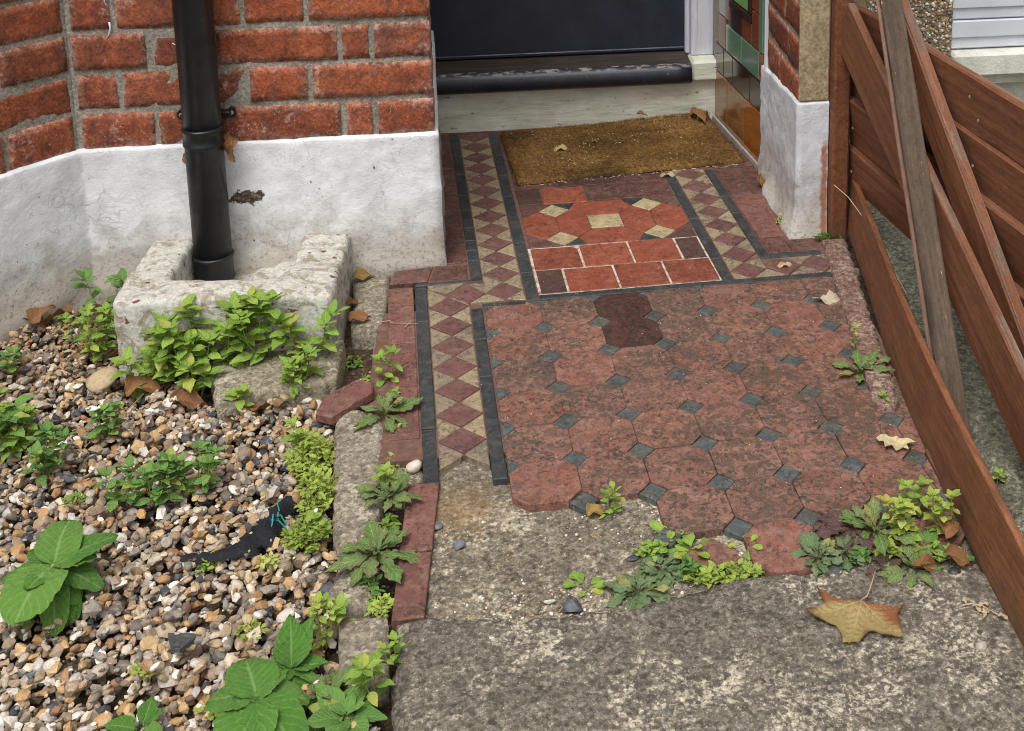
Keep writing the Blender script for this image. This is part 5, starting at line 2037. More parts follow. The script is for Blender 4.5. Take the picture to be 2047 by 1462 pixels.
# mercury in front of the gully
plant_up('leafy_weed', -.455, -.326, -.02, .075, 6, 'mid', .040, 'light green weed at the left end of the gully surround front', spread=.8, nodes=4)
plant_up('leafy_weed', -.400, -.332, -.02, .110, 8, 'mid', .042, 'bushy light green weed against the middle of the gully front', spread=.5, nodes=5)
plant_up('leafy_weed', -.345, -.326, -.015, .125, 8, 'mid', .042, 'tallest bushy weed reaching the rim of the gully surround', spread=.45, nodes=5)
plant_up('leafy_weed', -.275, -.326, .008, .098, 5, 'mid', .046, 'weed with long pale leaves growing on the cement ledge', spread=.55, nodes=4)
plant_up('leafy_weed', -.205, -.330, .008, .092, 4, 'mid', .038, 'light green weed at the right end of the gully front', spread=.5, nodes=4)
plant_up('leafy_weed', -.219, -.412, -.012, .068, 6, 'mid', .030, 'yellowish weed hanging over the corner of the cement ledge', spread=.5, nodes=4)
plant_up('leafy_weed', -.3697, -.400, -.012, .040, 3, 'mid', .046, 'broad-leaved young weed on gravel below the cement ledge', spread=.7, nodes=2)
plant_up('leafy_weed', -.2976, -.44, -.015, .03, 2, 'mid', .032, 'small weed sprig at the front edge of the cement ledge', spread=.5, nodes=2, tuft=4)
plant_up('leafy_weed', -.5758, -.240, -.015, .085, 9, 'mid', .026, 'feathery light green weed left of the gully surround', spread=.55, nodes=5)
plant_up('leafy_weed', -.585, -.09, -.02, .075, 3, 'dark', .038, 'dark green weed in the corner between plinth and gully', key='dark', spread=.5, nodes=3)
plant_up('leafy_weed', -.6854, -.278, -.012, .03, 2, 'dark', .028, 'small dark weed on gravel close to the bay plinth', key='dark', spread=.7, nodes=2)
plant_up('leafy_weed', -.6277, -.487, -.012, .085, 6, 'dark', .038, 'dark leafy weed at the left picture edge above the gravel', key='dark', spread=.6, nodes=4)
plant_up('leafy_weed', -.6013, -.52, -.012, .065, 5, 'mid', .030, 'mid green weed beside the dark weed at the left edge', spread=.6, nodes=4)
plant_up('leafy_weed', -.555, -.584, -.012, .068, 6, 'dark', .025, 'thin branching weed in the middle left of the gravel', key='dark', spread=.6, nodes=4)
plant_up('leafy_weed', -.4848, -.49, -.012, .052, 3, 'dark', .025, 'slender small weed standing in open gravel below the gully', key='dark', spread=.4, nodes=4)
plant_up('leafy_weed', -.505, -.437, -.012, .018, 1, 'mid', .018, 'tiny green seedling in gravel near the flat pale stone', spread=.4, nodes=1, tuft=4)
clump('low_weed', -.4829, -.653, -.014, .02, .014, .014, 60, .008, M['lf_mid'], 'tiny green tuft in the middle of the gravel', stems=5)
plant_up('leafy_weed', -.4166, -.662, -.012, .045, 6, 'dark', .025, 'left part of the dark green weed row in the gravel', key='dark', spread=.8, nodes=3)
plant_up('leafy_weed', -.3717, -.675, -.012, .050, 6, 'dark', .032, 'middle of the dark green weed row, with broad leaves', key='dark', spread=.7, nodes=3)
plant_up('leafy_weed', -.3274, -.652, -.012, .060, 6, 'dark', .025, 'right end of the dark green weed row in the gravel', key='dark', spread=.7, nodes=4)
# chickweed beside the concrete edging
clump('chickweed', -.168, -.600, -.015, .034, .045, .05, 520, .0115, M['lf_yel'], 'upper yellow-green chickweed cushion beside the concrete edging', stems=30)
clump('chickweed', -.150, -.690, -.015, .030, .045, .045, 460, .0115, M['lf_yel'], 'middle yellow-green chickweed cushion beside the concrete edging', stems=30)
clump('chickweed', -.153, -.775, -.015, .030, .032, .036, 300, .011, M['lf_yel'], 'lower yellow-green chickweed cushion above the black membrane', stems=24)
plant_up('leafy_weed', -.192, -.575, -.012, .045, 2, 'mid', .024, 'small leafy weed on the left side of the chickweed', spread=.6, nodes=3)
for x, y, lab in ((-.1985, -.950, 'small yellow-green sprig in gravel left of the square edging block'), (-.2198, -1.053, 'thin tuft of weed between the two broad-leaved plants'), (-.3069, -1.007, 'single round-leaved seedling in the lower gravel'), (-.190, -.83, 'small tuft just below the black membrane'), (-.2701, -.807, 'sprig growing beside the black membrane strip'), (-.142, -.297, 'tiny sprig on soil beside the gully corner'), (-.1134, -.358, 'tiny weed on bare soil above the loose tile')):
    clump('low_weed', x, y, gz(x, y) if y < -.5 else -.038, .016, .013, .02, 46, .0095, M['lf_mid'] if rnd.random() < .6 else M['lf_yel'], lab, stems=5)
plant_up('leafy_weed', -.108, -.985, -.015, .055, 3, 'yel', .018, 'pale leggy weed beside the upright broad leaves', key='yel', spread=.5, nodes=4)
plant_up('leafy_weed', -.085, -.965, -.01, .04, 2, 'mid', .026, 'light weed at the corner of the square edging block', spread=.7, nodes=2)

# broad-leaved plants; azimuth is clockwise from +Y
root = empty('broad_leaf_plant', (-.4566, -.85, -.015), 'large broad-leaved green plant at the lower left of the gravel', 'plant')
bx_, by_, bz_ = -.452, -.848, .020
for az, pi_, sz, rl, ws in ((3.45, .30, .098, .05, 1.12), (.05, .75, .085, .1, .95), (1.0, .85, .088, -.1, .72), (4.9, .45, .078, .1, .95), (5.7, .55, .07, .1, .85), (1.75, .25, .07, 0, .8), (2.9, -.25, .09, 0, .6), (2.5, -.35, .08, .1, .6), (3.9, -.3, .095, 0, .5), (4.3, -.05, .08, 0, .8), (2.2, -.1, .06, 0, .7), (.6, .35, .08, 0, .8), (5.3, .2, .085, 0, .9), (1.4, .5, .06, 0, .8), (3.5, .75, .055, 0, .9)):
    put_leaf(root, 'big', (bx_, by_, bz_ + rnd.uniform(-.004, .012)), az, pi_, sz * .74, rl, ws)
obj('stem', *tube_geo([(bx_, by_, -.03), (bx_, by_, bz_ + .012)], .006, 7, .6), M['stem'], root, smooth=True)
root = empty('broad_leaf_plant', (-.1442, -1.03, -.015), 'plant with two upright wrinkled leaves beside the square edging block', 'plant')
bx_, by_, bz_ = -.138, -1.028, -.004
for az, pi_, sz, rl, ws, ky in ((-.12, 1.05, .066, 0, .95, 'ov'), (.5, 1.0, .066, -.1, .9, 'ov'), (4.9, .25, .056, .2, 1.1, 'big'), (2.9, .15, .055, 0, 1.0, 'big'), (1.6, .4, .05, 0, .8, 'ov'), (5.6, .3, .045, 0, .8, 'ov'), (2.2, .2, .045, 0, .8, 'ov'), (3.7, .1, .04, 0, .9, 'ov')):
    put_leaf(root, ky, (bx_, by_, bz_), az, pi_, sz * .88, rl, ws)
root = empty('broad_leaf_plant', (-.1737, -1.1, -.015), 'plant with one big glossy domed leaf at the bottom picture edge', 'plant')
bx_, by_, bz_ = -.165, -1.098, .022
for az, pi_, sz, rl, ws, ky in ((-.3, .55, .062, .1, 1.0, 'big'), (1.3, .15, .06, 0, .8, 'big'), (5.0, .3, .06, 0, .9, 'big'), (2.4, .2, .08, 0, .9, 'big'), (3.3, .2, .08, 0, .9, 'big'), (.7, .3, .05, 0, .9, 'ov')):
    put_leaf(root, ky, (bx_, by_, bz_), az, pi_, sz * .88, rl, ws)
rosette('rosette_weed', -.098, -1.075, -.008, 11, .050, 'thistle', 'dark rosette weed between the domed leaf and the path', (.1, .45), inner=4)
rosette('rosette_weed', -.068, -1.105, -.006, 9, .048, 'dark', 'dark leafy rosette at the bottom edge against the slab', (.1, .5), inner=3)
rosette('seedling', -.2925, -1.085, -.01, 4, .034, 'ov', 'single bright oval leaf seedling in the lower gravel', (.2, .5))

# sow-thistles along the edging
rosette('sow_thistle', -.066, -.527, .006, 8, .062, 'thistle', 'sow-thistle sprawling over the edging below the loose tile', (-.02, .3), azs=[4.55, 4.1, 1.15, 2.2, .15, 5.2, 2.9, .6], inner=8)
plant_up('leafy_weed', -.073, -.415, -.005, .05, 2, 'yel', .024, 'upright light weed between edging strip and red tiles', key='mid', spread=.3, nodes=4)
clump('low_weed', -.0478, -.60, -.02, .012, .016, .012, 50, .009, M['lf_mid'], 'small weed in the gap where an edging tile is missing', stems=5)
rosette('sow_thistle', -.044, -.728, .004, 11, .046, 'thistle', 'sow-thistle beside the upper end of the lower red edging', (.05, .5), inner=6)
plant_up('leafy_weed', -.049, -.70, -.004, .035, 2, 'mid', .022, 'small bright weed behind the middle sow-thistle', spread=.4, nodes=3)
rosette('sow_thistle', -.054, -.852, .006, 14, .060, 'thistle', 'largest sow-thistle spread across the red edging tiles', (-.02, .35), inner=9)
plant_up('leafy_weed', -.0215, -1.025, -.012, .04, 2, 'mid', .018, 'small weed in the crack between edging block and slab', spread=.4, nodes=3)
plant_up('leafy_weed', -.040, -1.082, -.006, .045, 2, 'mid', .032, 'broad-leaved weed at the lower corner of the edging block', spread=.5, nodes=2)

for x, y, k_, lab in ((-.060, -.465, 'lf_mid', 'low tuft in the seam beside the loose tile fragment'), (-.052, -.560, 'lf_yel', 'yellow tuft in the seam below the upper sow-thistle'), (-.055, -.640, 'lf_mid', 'low tuft in the seam beside the white stone'), (-.052, -.675, 'lf_yel', 'pale tuft in the seam above the middle sow-thistle'), (-.050, -.780, 'lf_mid', 'low tuft between the middle and largest sow-thistles'), (-.060, -.900, 'lf_dark', 'dark tuft below the largest sow-thistle'), (-.045, -.935, 'lf_yel', 'pale tuft at the seam above the square edging block')):
    clump('low_weed', x, y, -.012, .014, .022, .022, 70, .011, M[k_], lab, stems=8)
# weeds at the broken front edge of the tiles
plant_up('leafy_weed', .2562, -.790, -.012, .036, 2, 'dark', .020, 'small upright weed below the first octagon tile row end', key='spat', spread=.4, nodes=3)
rosette('leafy_weed', .322, -.868, -.008, 9, .034, 'spat', 'round-leaved weed left of the broken tile piece', (.1, .6), inner=4)
rosette('leafy_weed', .352, -.888, -.006, 9, .032, 'spat', 'round-leaved weed touching the broken tile piece', (.1, .6), inner=4)
rosette('grey_rosette', .2734, -.955, -.006, 20, .040, 'grey', 'grey-green cut-leaved rosette at the slab edge', (.05, .4), inner=6)
rosette('grey_rosette', .310, -.915, -.006, 16, .032, 'grey', 'grey cut-leaved rosette behind the one at the slab edge', (.1, .5), inner=3)
rosette('leafy_weed', .2084, -.931, -.01, 7, .024, 'spat', 'tiny round-leaved weed alone on the bare screed', (.1, .5), inner=2)
clump('chickweed', .385, -.942, -.006, .05, .014, .018, 170, .012, M['lf_yel'], 'low chickweed strip in front of the broken tile', stems=10)
rosette('leafy_weed', .425, -.892, -.002, 5, .022, 'spat', 'few leaves beside the dot tile above the broken piece', (.1, .5))
rosette('grey_rosette', .513, -.930, .0, 14, .036, 'grey', 'compact cut-leaved rosette in front of the last octagon', (.15, .7), inner=6)
rosette('grey_rosette', .548, -.928, .0, 10, .032, 'grey', 'smaller rosette just right of the compact rosette', (.1, .5), inner=4)
rosette('sow_thistle', .600, -.893, .004, 8, .062, 'thistle', 'sow-thistle with a large upright leaf at the path edge', (.1, .5), azs=[5.45, 5.0, .2, 1.2, 2.4, 3.3, 4.2, 5.9], inner=6)
rosette('purple_rosette', .572, -.882, .0, 6, .052, 'purple', 'purplish leaves left of the large upright sow-thistle leaf', (.1, .4), azs=[4.4, 5.1, 3.7, 2.9, 4.8, 5.6])
for x, y, rx_, k_, lab in ((.300, -.885, .016, 'lf_mid', 'low tuft at the tile edge behind the grey rosettes'), (.345, -.930, .020, 'lf_dark', 'dark low tuft between the grey rosettes and chickweed'), (.655, -.945, .022, 'lf_mid', 'low tuft among the clump close to the slab'), (.605, -.925, .018, 'lf_yel', 'pale low tuft at the heart of the path-edge clump'), (.690, -.950, .014, 'lf_mid', 'low tuft against the foot of the low board'), (.565, -.935, .014, 'lf_dark', 'dark low tuft between rosette and sow-thistle')):
    clump('low_weed', x, y, -.004, rx_, .012, .018, 70, .011, M[k_], lab, stems=6)
plant_up('leafy_weed', .640, -.900, .0, .062, 4, 'yel', .024, 'pale bushy weed in the middle of the path-edge clump', key='yel', spread=.5, nodes=4)
rosette('sow_thistle', .628, -.968, .0, 10, .048, 'thistle', 'bright rosette nearest the big fallen sycamore leaf', (.05, .4), inner=6)
rosette('purple_rosette', .590, -.965, .0, 5, .036, 'purple', 'small purplish rosette above the sycamore leaf stalk', (.05, .3))
plant_up('leafy_weed', .690, -.905, .0, .07, 3, 'yel', .022, 'pale weed with round leaves against the low brown board', key='yel', spread=.35, nodes=5)
plant_up('leafy_weed', .664, -.868, .0, .055, 2, 'mid', .024, 'light green weed behind the pale weed near the board', key='mid', spread=.4, nodes=4)
rosette('leafy_weed', .655, -.930, .0, 8, .040, 'dark', 'dark round leaves low in the path-edge clump', (.1, .4))
rosette('fallen_leaf', .6996, -.972, .001, 1, .026, 'dark', 'single green leaf lying on the slab by the board', (.0, .05), cat='leaf', azs=[.4])
rosette('sow_thistle', .690, -.507, .002, 7, .058, 'thistle', 'sow-thistle growing between octagon tiles and the low board', (.1, .5), azs=[4.35, 1.2, .2, 5.3, 2.0, 3.4, .9], inner=8)
plant_up('leafy_weed', .700, -.44, .0, .045, 1, 'yel', .014, 'thin flowering weed above the sow-thistle by the board', key='yel', spread=.2, nodes=3)
plant_up('leafy_weed', .702, -.60, .0, .025, 1, 'yel', .014, 'tiny pale sprig below the sow-thistle by the board', key='mid', spread=.2, nodes=2, tuft=4)
plant_up('leafy_weed', .790, -.695, -.03, .04, 3, 'dark', .020, 'dark weed in the shade at the foot of the batten', key='dark', spread=.6, nodes=3)
plant_up('leafy_weed', .800, -.812, -.03, .045, 2, 'yel', .016, 'pale weed in the dark gap behind the low board', key='yel', spread=.4, nodes=3)
clump('moss_tuft', .768, -.012, .004, .030, .012, .010, 150, .006, M['moss'], 'green moss at the foot of the white porch pier', stems=6)
clump('moss_tuft', .722, .010, .002, .010, .008, .016, 40, .008, M['lf_yel'], 'tiny yellow-green sprig at the pier corner', stems=4)
clump('moss_tuft', .690, .075, .002, .008, .006, .018, 30, .008, M['lf_yel'], 'tiny sprig growing at the inner foot of the pier', stems=4)

# ================================================================== FALLEN LEAVES, STONES, SCRAPS
SYC = [(0.5428, -1.022), (0.5163, -1.0124), (0.5045, -0.9991), (0.4935, -0.9908), (0.4958, -1.0037), (0.4981, -1.0183), (0.4833, -1.0276), (0.4671, -1.0387), (0.4758, -1.0463), (0.4871, -1.0497), (0.501, -1.0583), (0.5028, -1.0737), (0.5011, -1.0893), (0.5108, -1.0907), (0.5187, -1.0953), (0.5281, -1.0844), (0.5368, -1.0749), (0.5434, -1.0751), (0.5503, -1.0833), (0.5619, -1.0892), (0.5746, -1.0938), (0.5761, -1.0769), (0.579, -1.0609), (0.5798, -1.0499), (0.5867, -1.0415), (0.5938, -1.0349), (0.5808, -1.0339), (0.567, -1.0292), (0.5513, -1.0259)]
N = NT('sycamore_leaf', .55, .3)
pg = N.attr()
c = N.mix(N.step(N.noise(N.objc(), 160, 6, .8), .45, .65, 0, .3), pg, N.mix(1.0, pg, lin((170, 150, 120)), 'MULTIPLY'))
N.bump(N.noise(N.objc(), 220, 4, .7), .25, .001)
M['sycamore'] = N.done(c)
N.translucent(c, .12)
syc = empty('sycamore_leaf', (.5428, -1.04, .0), 'large fallen sycamore leaf, yellow-green with rusty edges, on the slab', 'leaf')
out = rough(SYC, .002, .0013, 91)
v2, fcs, dd = fill_poly(out, .0013)
jn = np.array([.5428, -1.022])
tips = np.array([(.4935, -.9908), (.4671, -1.0387), (.508, -1.0915), (.5746, -1.0938), (.5938, -1.0349)])
vd = np.full(len(v2), 9.)
for tp in tips:
    ab = tp - jn
    t = np.clip(((v2 - jn) @ ab) / (ab @ ab), 0, 1)
    vd = np.minimum(vd, np.linalg.norm(v2 - jn - t[:, None] * ab, axis=1) / (1.1 - t))
    for k in range(1, 7):
        b_ = jn + ab * k / 7.5
        for sg_ in (-1, 1):
            an = math.atan2(ab[1], ab[0]) + sg_ * .75
            ab2 = np.array([math.cos(an), math.sin(an)]) * .018 * (1 - k / 9)
            t2 = np.clip(((v2 - b_) @ ab2) / (ab2 @ ab2), 0, 1)
            vd = np.minimum(vd, 1.4 * np.linalg.norm(v2 - b_ - t2[:, None] * ab2, axis=1) + .0003)
rad = np.linalg.norm(v2 - jn, axis=1)
n_a = fbm(np.c_[v2, 0 * rad], 30, 3, 6)
n_b = fbm(np.c_[v2, 0 * rad], 90, 3, 7)
z = .0022 + .013 * np.clip((rad - .035) / .045, 0, 1) ** 2 * (.35 + .65 * np.clip(n_a + .4, 0, 1)) + .003 * np.clip(.03 - rad, 0, 1) / .03 + .0016 * n_a
z += .0022 * np.clip(vd / .006, 0, 1) * (1 - np.clip(dd / .004, 0, 1) * .2)
olive, rust, dark_, pale_ = (np.array(lin(x)[:3]) for x in ((158, 140, 92), (138, 84, 54), (96, 56, 44), (196, 180, 134)))
side = (v2[:, 0] - .556) * .8 + (v2[:, 1] + 1.052) * .55 + .010 * n_a
m_r = np.clip(side / .012, 0, 1)
m_l = np.clip((v2[:, 1] + 1.021 + .004 * n_a) / .008, 0, 1) * (v2[:, 0] < .53)
m_e = np.clip(1 - dd / (.0045 + .004 * np.clip(n_b + .3, 0, 1)), 0, 1) * np.clip(.55 + n_a * 1.6, 0, 1)
mk = np.clip(np.maximum(m_r * .9, m_l * .8) + .25 * np.clip(n_b, 0, 1), 0, 1)[:, None]
colr = olive * (1 - mk) + rust * mk
colr = colr * (1 - m_e[:, None] * .8) + dark_ * m_e[:, None] * .8
vm = np.clip(1 - vd / .0011, 0, 1)[:, None] * .75
colr = colr * (1 - vm) + pale_ * vm * np.array([1, .96, .9])
obj('leaf_blade', np.c_[v2, np.maximum(z, .001)], fcs, M['sycamore'], syc, smooth=True, col=colr)
obj('stalk', *tube_geo([(.5428, -1.022, .006), (.5511, -1.0174, .008), (.5609, -1.0032, .012), (.5704, -.9867, .016)], .0011, 6, .8), M['twig'], syc, smooth=True)
OAK = [(0.6586, -0.699), (0.6782, -0.6864), (0.68, -0.6933), (0.6934, -0.6886), (0.695, -0.6998), (0.7025, -0.7053), (0.7148, -0.7157), (0.6994, -0.7186), (0.7001, -0.7285), (0.6927, -0.7232), (0.6802, -0.7299), (0.6766, -0.7209), (0.6654, -0.7236), (0.6667, -0.7109), (0.6604, -0.71)]
v2, fcs, dd = fill_poly(rough(OAK, .003, .001, 95), .0026)
z = .004 + .007 * fbm(np.c_[v2, 0 * dd], 45, 2, 13) + .004 * np.clip(1 - dd / .006, 0, 1)
u_ = np.c_[(v2[:, 0] - .655) / .06, np.clip((v2[:, 1] + .73) / .044, 0, 1)]
o = obj('oak_leaf', np.c_[v2, np.maximum(z, .001)], fcs, M['lf_pale'], None, smooth=True, uv=u_)
tag(o, 'bleached pale oak leaf on the octagon tiles by the board', 'leaf')


def dead(x, y, z, size, az, label, key='brown', pitch=.2, roll=.2, ws=1.0):
    me = LEAF[key][rnd.randrange(len(LEAF[key]))]
    o = bpy.data.objects.new('dry_leaf', me)
    o.matrix_basis = Matrix.Translation((x, y, z)) @ Matrix.Rotation(-az, 4, 'Z') @ Matrix.Rotation(pitch, 4, 'X') @ Matrix.Rotation(roll, 4, 'Y') @ Matrix.Diagonal((size * ws, size, size, 1))
    COL.objects.link(o)
    return tag(o, label, 'leaf')


dead(.676, -.262, .004, .058, 1.75, 'curled straw-coloured leaf on the tiles below the pier', 'pale', .1, .4, 1.1)
dead(.640, -.118, .003, .03, 1.6, 'small pale scrap of leaf at the end of the border band', 'pale', .1, .3)
dead(-.160, -.060, .008, .038, 1.4, 'crumpled orange-brown leaf in the corner below the plinth', 'brown', .3, .3, 1.3)
dead(-.158, -.165, .006, .028, .6, 'small dark brown leaf against the gully side', 'brown', .3, .5, 1.2)
dead(-.150, -.222, .006, .036, 1.5, 'curled orange-brown leaf on the mortar patch edge', 'brown', .3, .3, 1.2)
dead(-.366, -.036, .300, .055, 3.0, 'dry brown leaf caught behind the downpipe bracket', 'brown', -1.0, .5, .9)
dead(-.445, -.03, .262, .03, 3.1, 'small brown leaf caught left of the downpipe', 'brown', -1.1, .3, .7)
dead(-.715, -.125, -.008, .045, 1.0, 'pale brown leaf standing against the bay plinth', 'brown', .7, .4)
dead(-.735, -.09, -.01, .045, 2.2, 'flat dry leaf in the litter below the bay plinth', 'brown', .2, .2)
dead(-.655, -.085, -.012, .05, 4.4, 'dark leaf litter piece under the white plinth', 'brown', .2, .3)
dead(-.625, -.115, -.012, .045, .8, 'crumpled leaf beside the dark weed in the corner', 'brown', .3, .2)
dead(-.488, -.380, -.010, .055, 1.2, 'dark crumpled leaf on gravel below the gully front', 'brown', .15, .2, 1.2)
dead(-.410, -.418, -.012, .055, 1.6, 'brown leaf lying on gravel under the cement ledge', 'brown', .1, .2, 1.1)
dead(-.290, -.440, -.016, .062, 1.4, 'long brown leaf on gravel at the ledge corner', 'brown', .15, .2, .9)
dead(.600, .690, .022, .04, 2.0, 'dry leaf in the heap at the mat corner by the riser', 'brown', .3, .3, 1.2)
dead(.630, .675, .024, .036, 3.4, 'curled leaf at the far right corner of the doormat', 'brown', .4, .3, 1.2)
dead(.465, .690, .030, .026, 1.4, 'small orange leaf at the back edge of the doormat', 'brown', .2, .2, 1.2)
dead(.248, .512, .016, .036, 1.2, 'bleached shredded leaf on the left of the doormat', 'pale', .15, .3, 1.2)
dead(.340, .555, .015, .018, 1.3, 'tiny reddish leaf in the middle of the doormat', 'brown', .1, .2, 1.2)
dead(.688, .255, .006, .034, .2, 'dry brown leaf on end against the pier foot', 'brown', .8, .3, .8)
dead(.478, .352, .004, .036, 1.5, 'small pale leaf at the front edge of the doormat', 'pale', .1, .3, .8)
dead(.680, -.935, .016, .034, .8, 'orange leaf caught among the path-edge weeds', 'brown', .3, .2, 1.2)
dead(.672, -.960, .010, .034, 2.2, 'second orange leaf lying below the pale weeds', 'brown', .1, .2, 1.2)
dead(.625, -.975, .004, .05, 1.4, 'dusky purple-brown leaf on the slab by the weeds', 'brown', .1, .3, .8)
dead(.222, -.792, -.006, .026, 1.4, 'small orange leaf beside the weed below the octagons', 'brown', .2, .2, 1.2)

sl_ = tile([(-.290, -.960), (-.252, -.962), (-.268, -.999), (-.277, -.998)], M['dot'], None, top=.006, thick=.004, gap=0, bev=.0008, tilt=0, name='slate_piece')
sl_.rotation_euler = (math.radians(-14), math.radians(6), 0)
sl_.location.z += .004
tag(sl_, 'grey triangular slate piece lying on the gravel', 'slate')
one_stone('flat_stone', -.5328, -.3435, -.004, .027, (186, 164, 130), 'large flat pale stone on gravel left of the gully', 'stone', 4, .6, .5, tilt=(.2, -.3))
one_stone('white_stone', -.0173, -.6494, -.006, .013, (222, 208, 192), 'white stone in the gap between edging tiles', 'stone', 5, .7)
one_stone('slate_chip', .0141, -.7842, -.008, .014, (110, 112, 116), 'grey slate chip on screed beside the red edging', 'slate', 6, -.3, .5)
one_stone('grey_stone', .6956, -.8045, .004, .008, (126, 116, 108), 'small grey stone on the octagons near the low board', 'stone', 7, .3)
one_stone('pale_stone', .6624, -1.1125, .003, .008, (176, 168, 154), 'pale chip on the slab near the lower right corner', 'stone', 8, .1)
one_stone('slate_chip', .1900, -.9684, -.004, .014, (78, 82, 88), 'dark oval chip lodged behind the slab edge', 'slate', 9, -.2, .6)
one_stone('dark_stone', .6762, -.9831, .002, .008, (48, 50, 54), 'black pebble on the slab beside the low board', 'stone', 10)
one_stone('white_stone', .1630, -.9557, -.006, .008, (206, 196, 182), 'pale pebble left of the dark chip at the slab edge', 'stone', 11)
one_stone('white_stone', .8082, -.8263, -.02, .014, (206, 206, 210), 'white stone in the dark gap behind the low board', 'stone', 12)
one_stone('slate_chip', .05, -.83, -.008, .009, (112, 116, 124), 'small bluish chip in the crack right of the red edging', 'slate', 13, .4, .6)
one_stone('dark_stone', .275, -.888, -.008, .009, (70, 72, 78), 'dark chip on the bare screed near the weeds', 'stone', 14, .2, .6)

# weed-membrane scrap with teal threads
mem = empty('membrane_scrap', (-.22, -.76, 0), 'torn strip of black weed membrane with teal threads in the gravel', 'fabric')
cl_ = np.array([(-.312, -.797), (-.27, -.803), (-.235, -.797), (-.213, -.772), (-.203, -.738), (-.185, -.715), (-.165, -.708)])
wd_ = np.array([.004, .010, .020, .022, .017, .012, .006])
V, F = [], []
nn_ = 36
for i in range(nn_ + 1):
    t = i / nn_ * (len(cl_) - 1)
    k = min(int(t), len(cl_) - 2)
    fr_ = t - k
    p_ = cl_[k] * (1 - fr_) + cl_[k + 1] * fr_
    w_ = wd_[k] * (1 - fr_) + wd_[k + 1] * fr_
    d_ = cl_[k + 1] - cl_[k]
    d_ = d_ / np.linalg.norm(d_)
    n__ = np.array([-d_[1], d_[0]])
    for j in range(9):
        s = -1 + j / 4
        jj = .0045 * rng.normal() if j in (0, 8) else 0
        x, y = p_ + n__ * (s * w_ + jj)
        zz = max(gz(x, y) + .003, -.012) + .008 * (1 - s * s) * (w_ / .02) + .006 * fbm(np.array([[x, y, 0]]), 60, 3, 5)[0]
        V.append((x, y, zz))
F = [[i * 9 + j, (i + 1) * 9 + j, (i + 1) * 9 + j + 1, i * 9 + j + 1] for i in range(nn_) for j in range(8)]
obj('membrane', V, F, M['membrane'], mem, smooth=True)
for k in range(9):
    x, y = -.196 + rng.normal(0, .006), -.745 + rng.normal(0, .008)
    z = max(gz(x, y), -.012) + .017
    p0 = np.array([x, y, z])
    d_ = np.array([rng.normal(.2, .5), -1, 0]) * rng.uniform(.012, .026)
    obj('thread', *tube_geo([p0, p0 + d_ * .5 + (0, 0, .007), p0 + d_ + (0, 0, .002)], .0010, 4), M['teal'] if k < 6 else M['membrane'], mem)


def twig(pts, r_, label):
    o = obj('twig', *tube_geo(pts, r_, 5, .5), M['twig'], None, smooth=True)
    return tag(o, label, 'twig')


twig([(-.452, -.408, .002), (-.462, -.44, .002), (-.474, -.475, -.002)], .0011, 'straight dry stalk lying on gravel below the gully')
twig([(-.300, -.432, -.005), (-.312, -.452, -.004), (-.325, -.475, -.006)], .0009, 'short dry stalk below the cement ledge')
twig([(-.095, -.231, .004), (-.08, -.229, .004), (-.077, -.236, .003), (-.05, -.243, .004), (-.03, -.245, .003)], .0009, 'bent white root lying across the upper red edging')
twig([(-.053, -.255, .003), (-.043, -.238, .004), (-.041, -.228, .005)], .0009, 'forked root end on the upper red edging')
twig([(-.083, -.362, .006), (-.075, -.373, .006), (-.07, -.380, .004)], .0014, 'pale root tuft beside the red edging tiles')
twig([(-.06, -.385, .003), (-.05, -.392, .003), (-.04, -.378, .003)], .0009, 'small angled twig on a red edging tile')
sp_ = empty('dry_sprig', (.685, -1.055, 0), 'dry brown sprig with shrivelled leaves on the slab by the board', 'twig')
obj('stalk', *tube_geo([(.664, -1.044, .003), (.675, -1.045, .005), (.688, -1.05, .004), (.7, -1.066, .004)], .0009, 5), M['twig'], sp_)
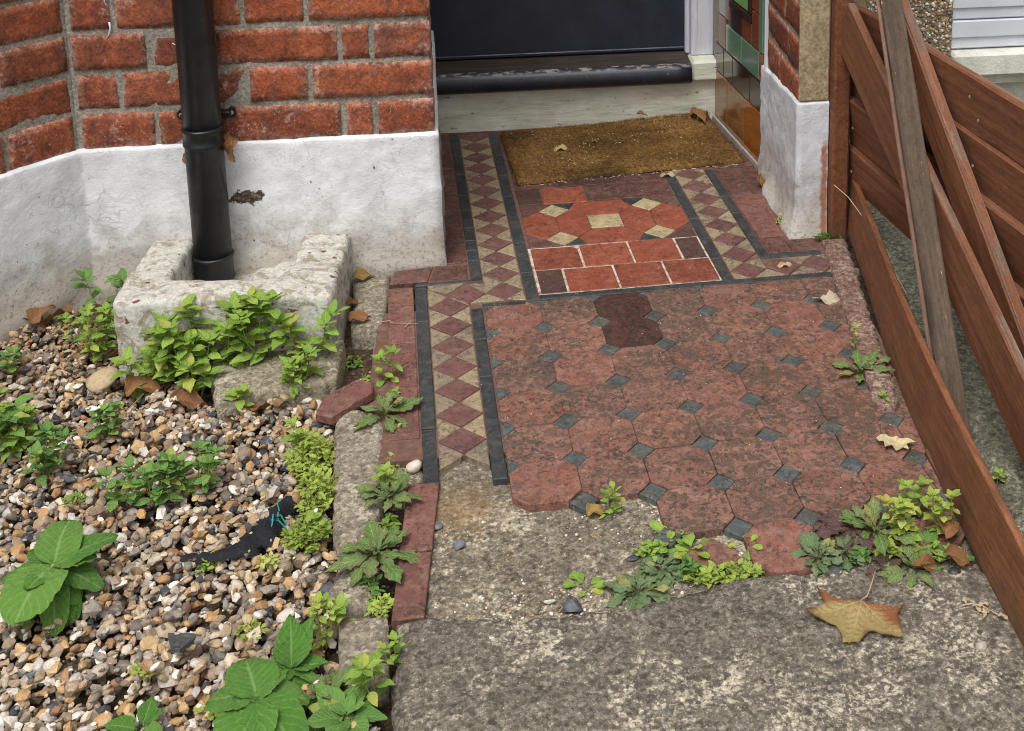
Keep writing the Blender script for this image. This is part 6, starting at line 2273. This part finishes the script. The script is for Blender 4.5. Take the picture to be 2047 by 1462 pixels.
for x, y, a_ in ((.667, -1.045, .4), (.676, -1.047, 2.6), (.688, -1.053, 3.4), (.692, -1.058, 4.0), (.700, -1.066, 2.4), (.682, -1.048, 1.6)):
    put_leaf(sp_, 'pale', (x, y, .004), a_, .2, .014)
tw_ = empty('dry_grass', (.79, -.95, 0), 'bleached dry grass stems behind the low board', 'grass')
for k in range(9):
    x, y = .792 + rng.normal(0, .01), -.93 + rng.normal(0, .02)
    a_ = rng.uniform(0, 6.28)
    p0 = np.array([x, y, -.03])
    d_ = np.array([math.cos(a_), math.sin(a_), 0]) * rng.uniform(.02, .04)
    obj('grass_blade', *tube_geo([p0, p0 + d_ * .4 + (0, 0, .045), p0 + d_ * .9 + (0, 0, .05), p0 + d_ * 1.3 + (0, 0, .03)], .0009, 4, .4), M['twig'], tw_)
st_ = twig([(.772, -.035, .125), (.790, -.075, .115), (.812, -.16, .085), (.838, -.30, .02)], .0011, 'long dry stem trailing from the fence post to the yard')
# litter on the mat
V, F = [], []
for k in range(90):
    a, b = rnd.uniform(.02, .51), rnd.uniform(.01, .31)
    p_ = mpt(a, b)
    if p_[1] > .67: continue
    t, l_ = rnd.uniform(0, 3.14), rnd.uniform(.0015, .007)
    g_ = tube_geo([(p_[0], p_[1], .0175), (p_[0] + math.cos(t) * l_, p_[1] + math.sin(t) * l_, .019)], .0005, 3)
    n0 = len(V)
    V += list(g_[0])
    F += [[i + n0 for i in q_] for q_ in g_[1]]
o = obj('mat_litter', V, F, M['fleck'])
tag(o, 'pale straw flecks scattered over the doormat', 'litter', kind='stuff')
V, F = [], []
for k in range(70):
    x = rnd.uniform(.165, .66)
    y = .350 + (x - .159) * .108 - rnd.uniform(.0, .012)
    t, l_ = rnd.uniform(0, 3.14), rnd.uniform(.002, .009)
    g_ = tube_geo([(x, y, .0015), (x + math.cos(t) * l_, y + math.sin(t) * l_ * .4, .002)], .0006, 3)
    n0 = len(V)
    V += list(g_[0])
    F += [[i + n0 for i in q_] for q_ in g_[1]]
o = obj('floor_litter', V, F, M['fleck'])
tag(o, 'crumbs of litter along the front edge of the doormat', 'litter', kind='stuff')
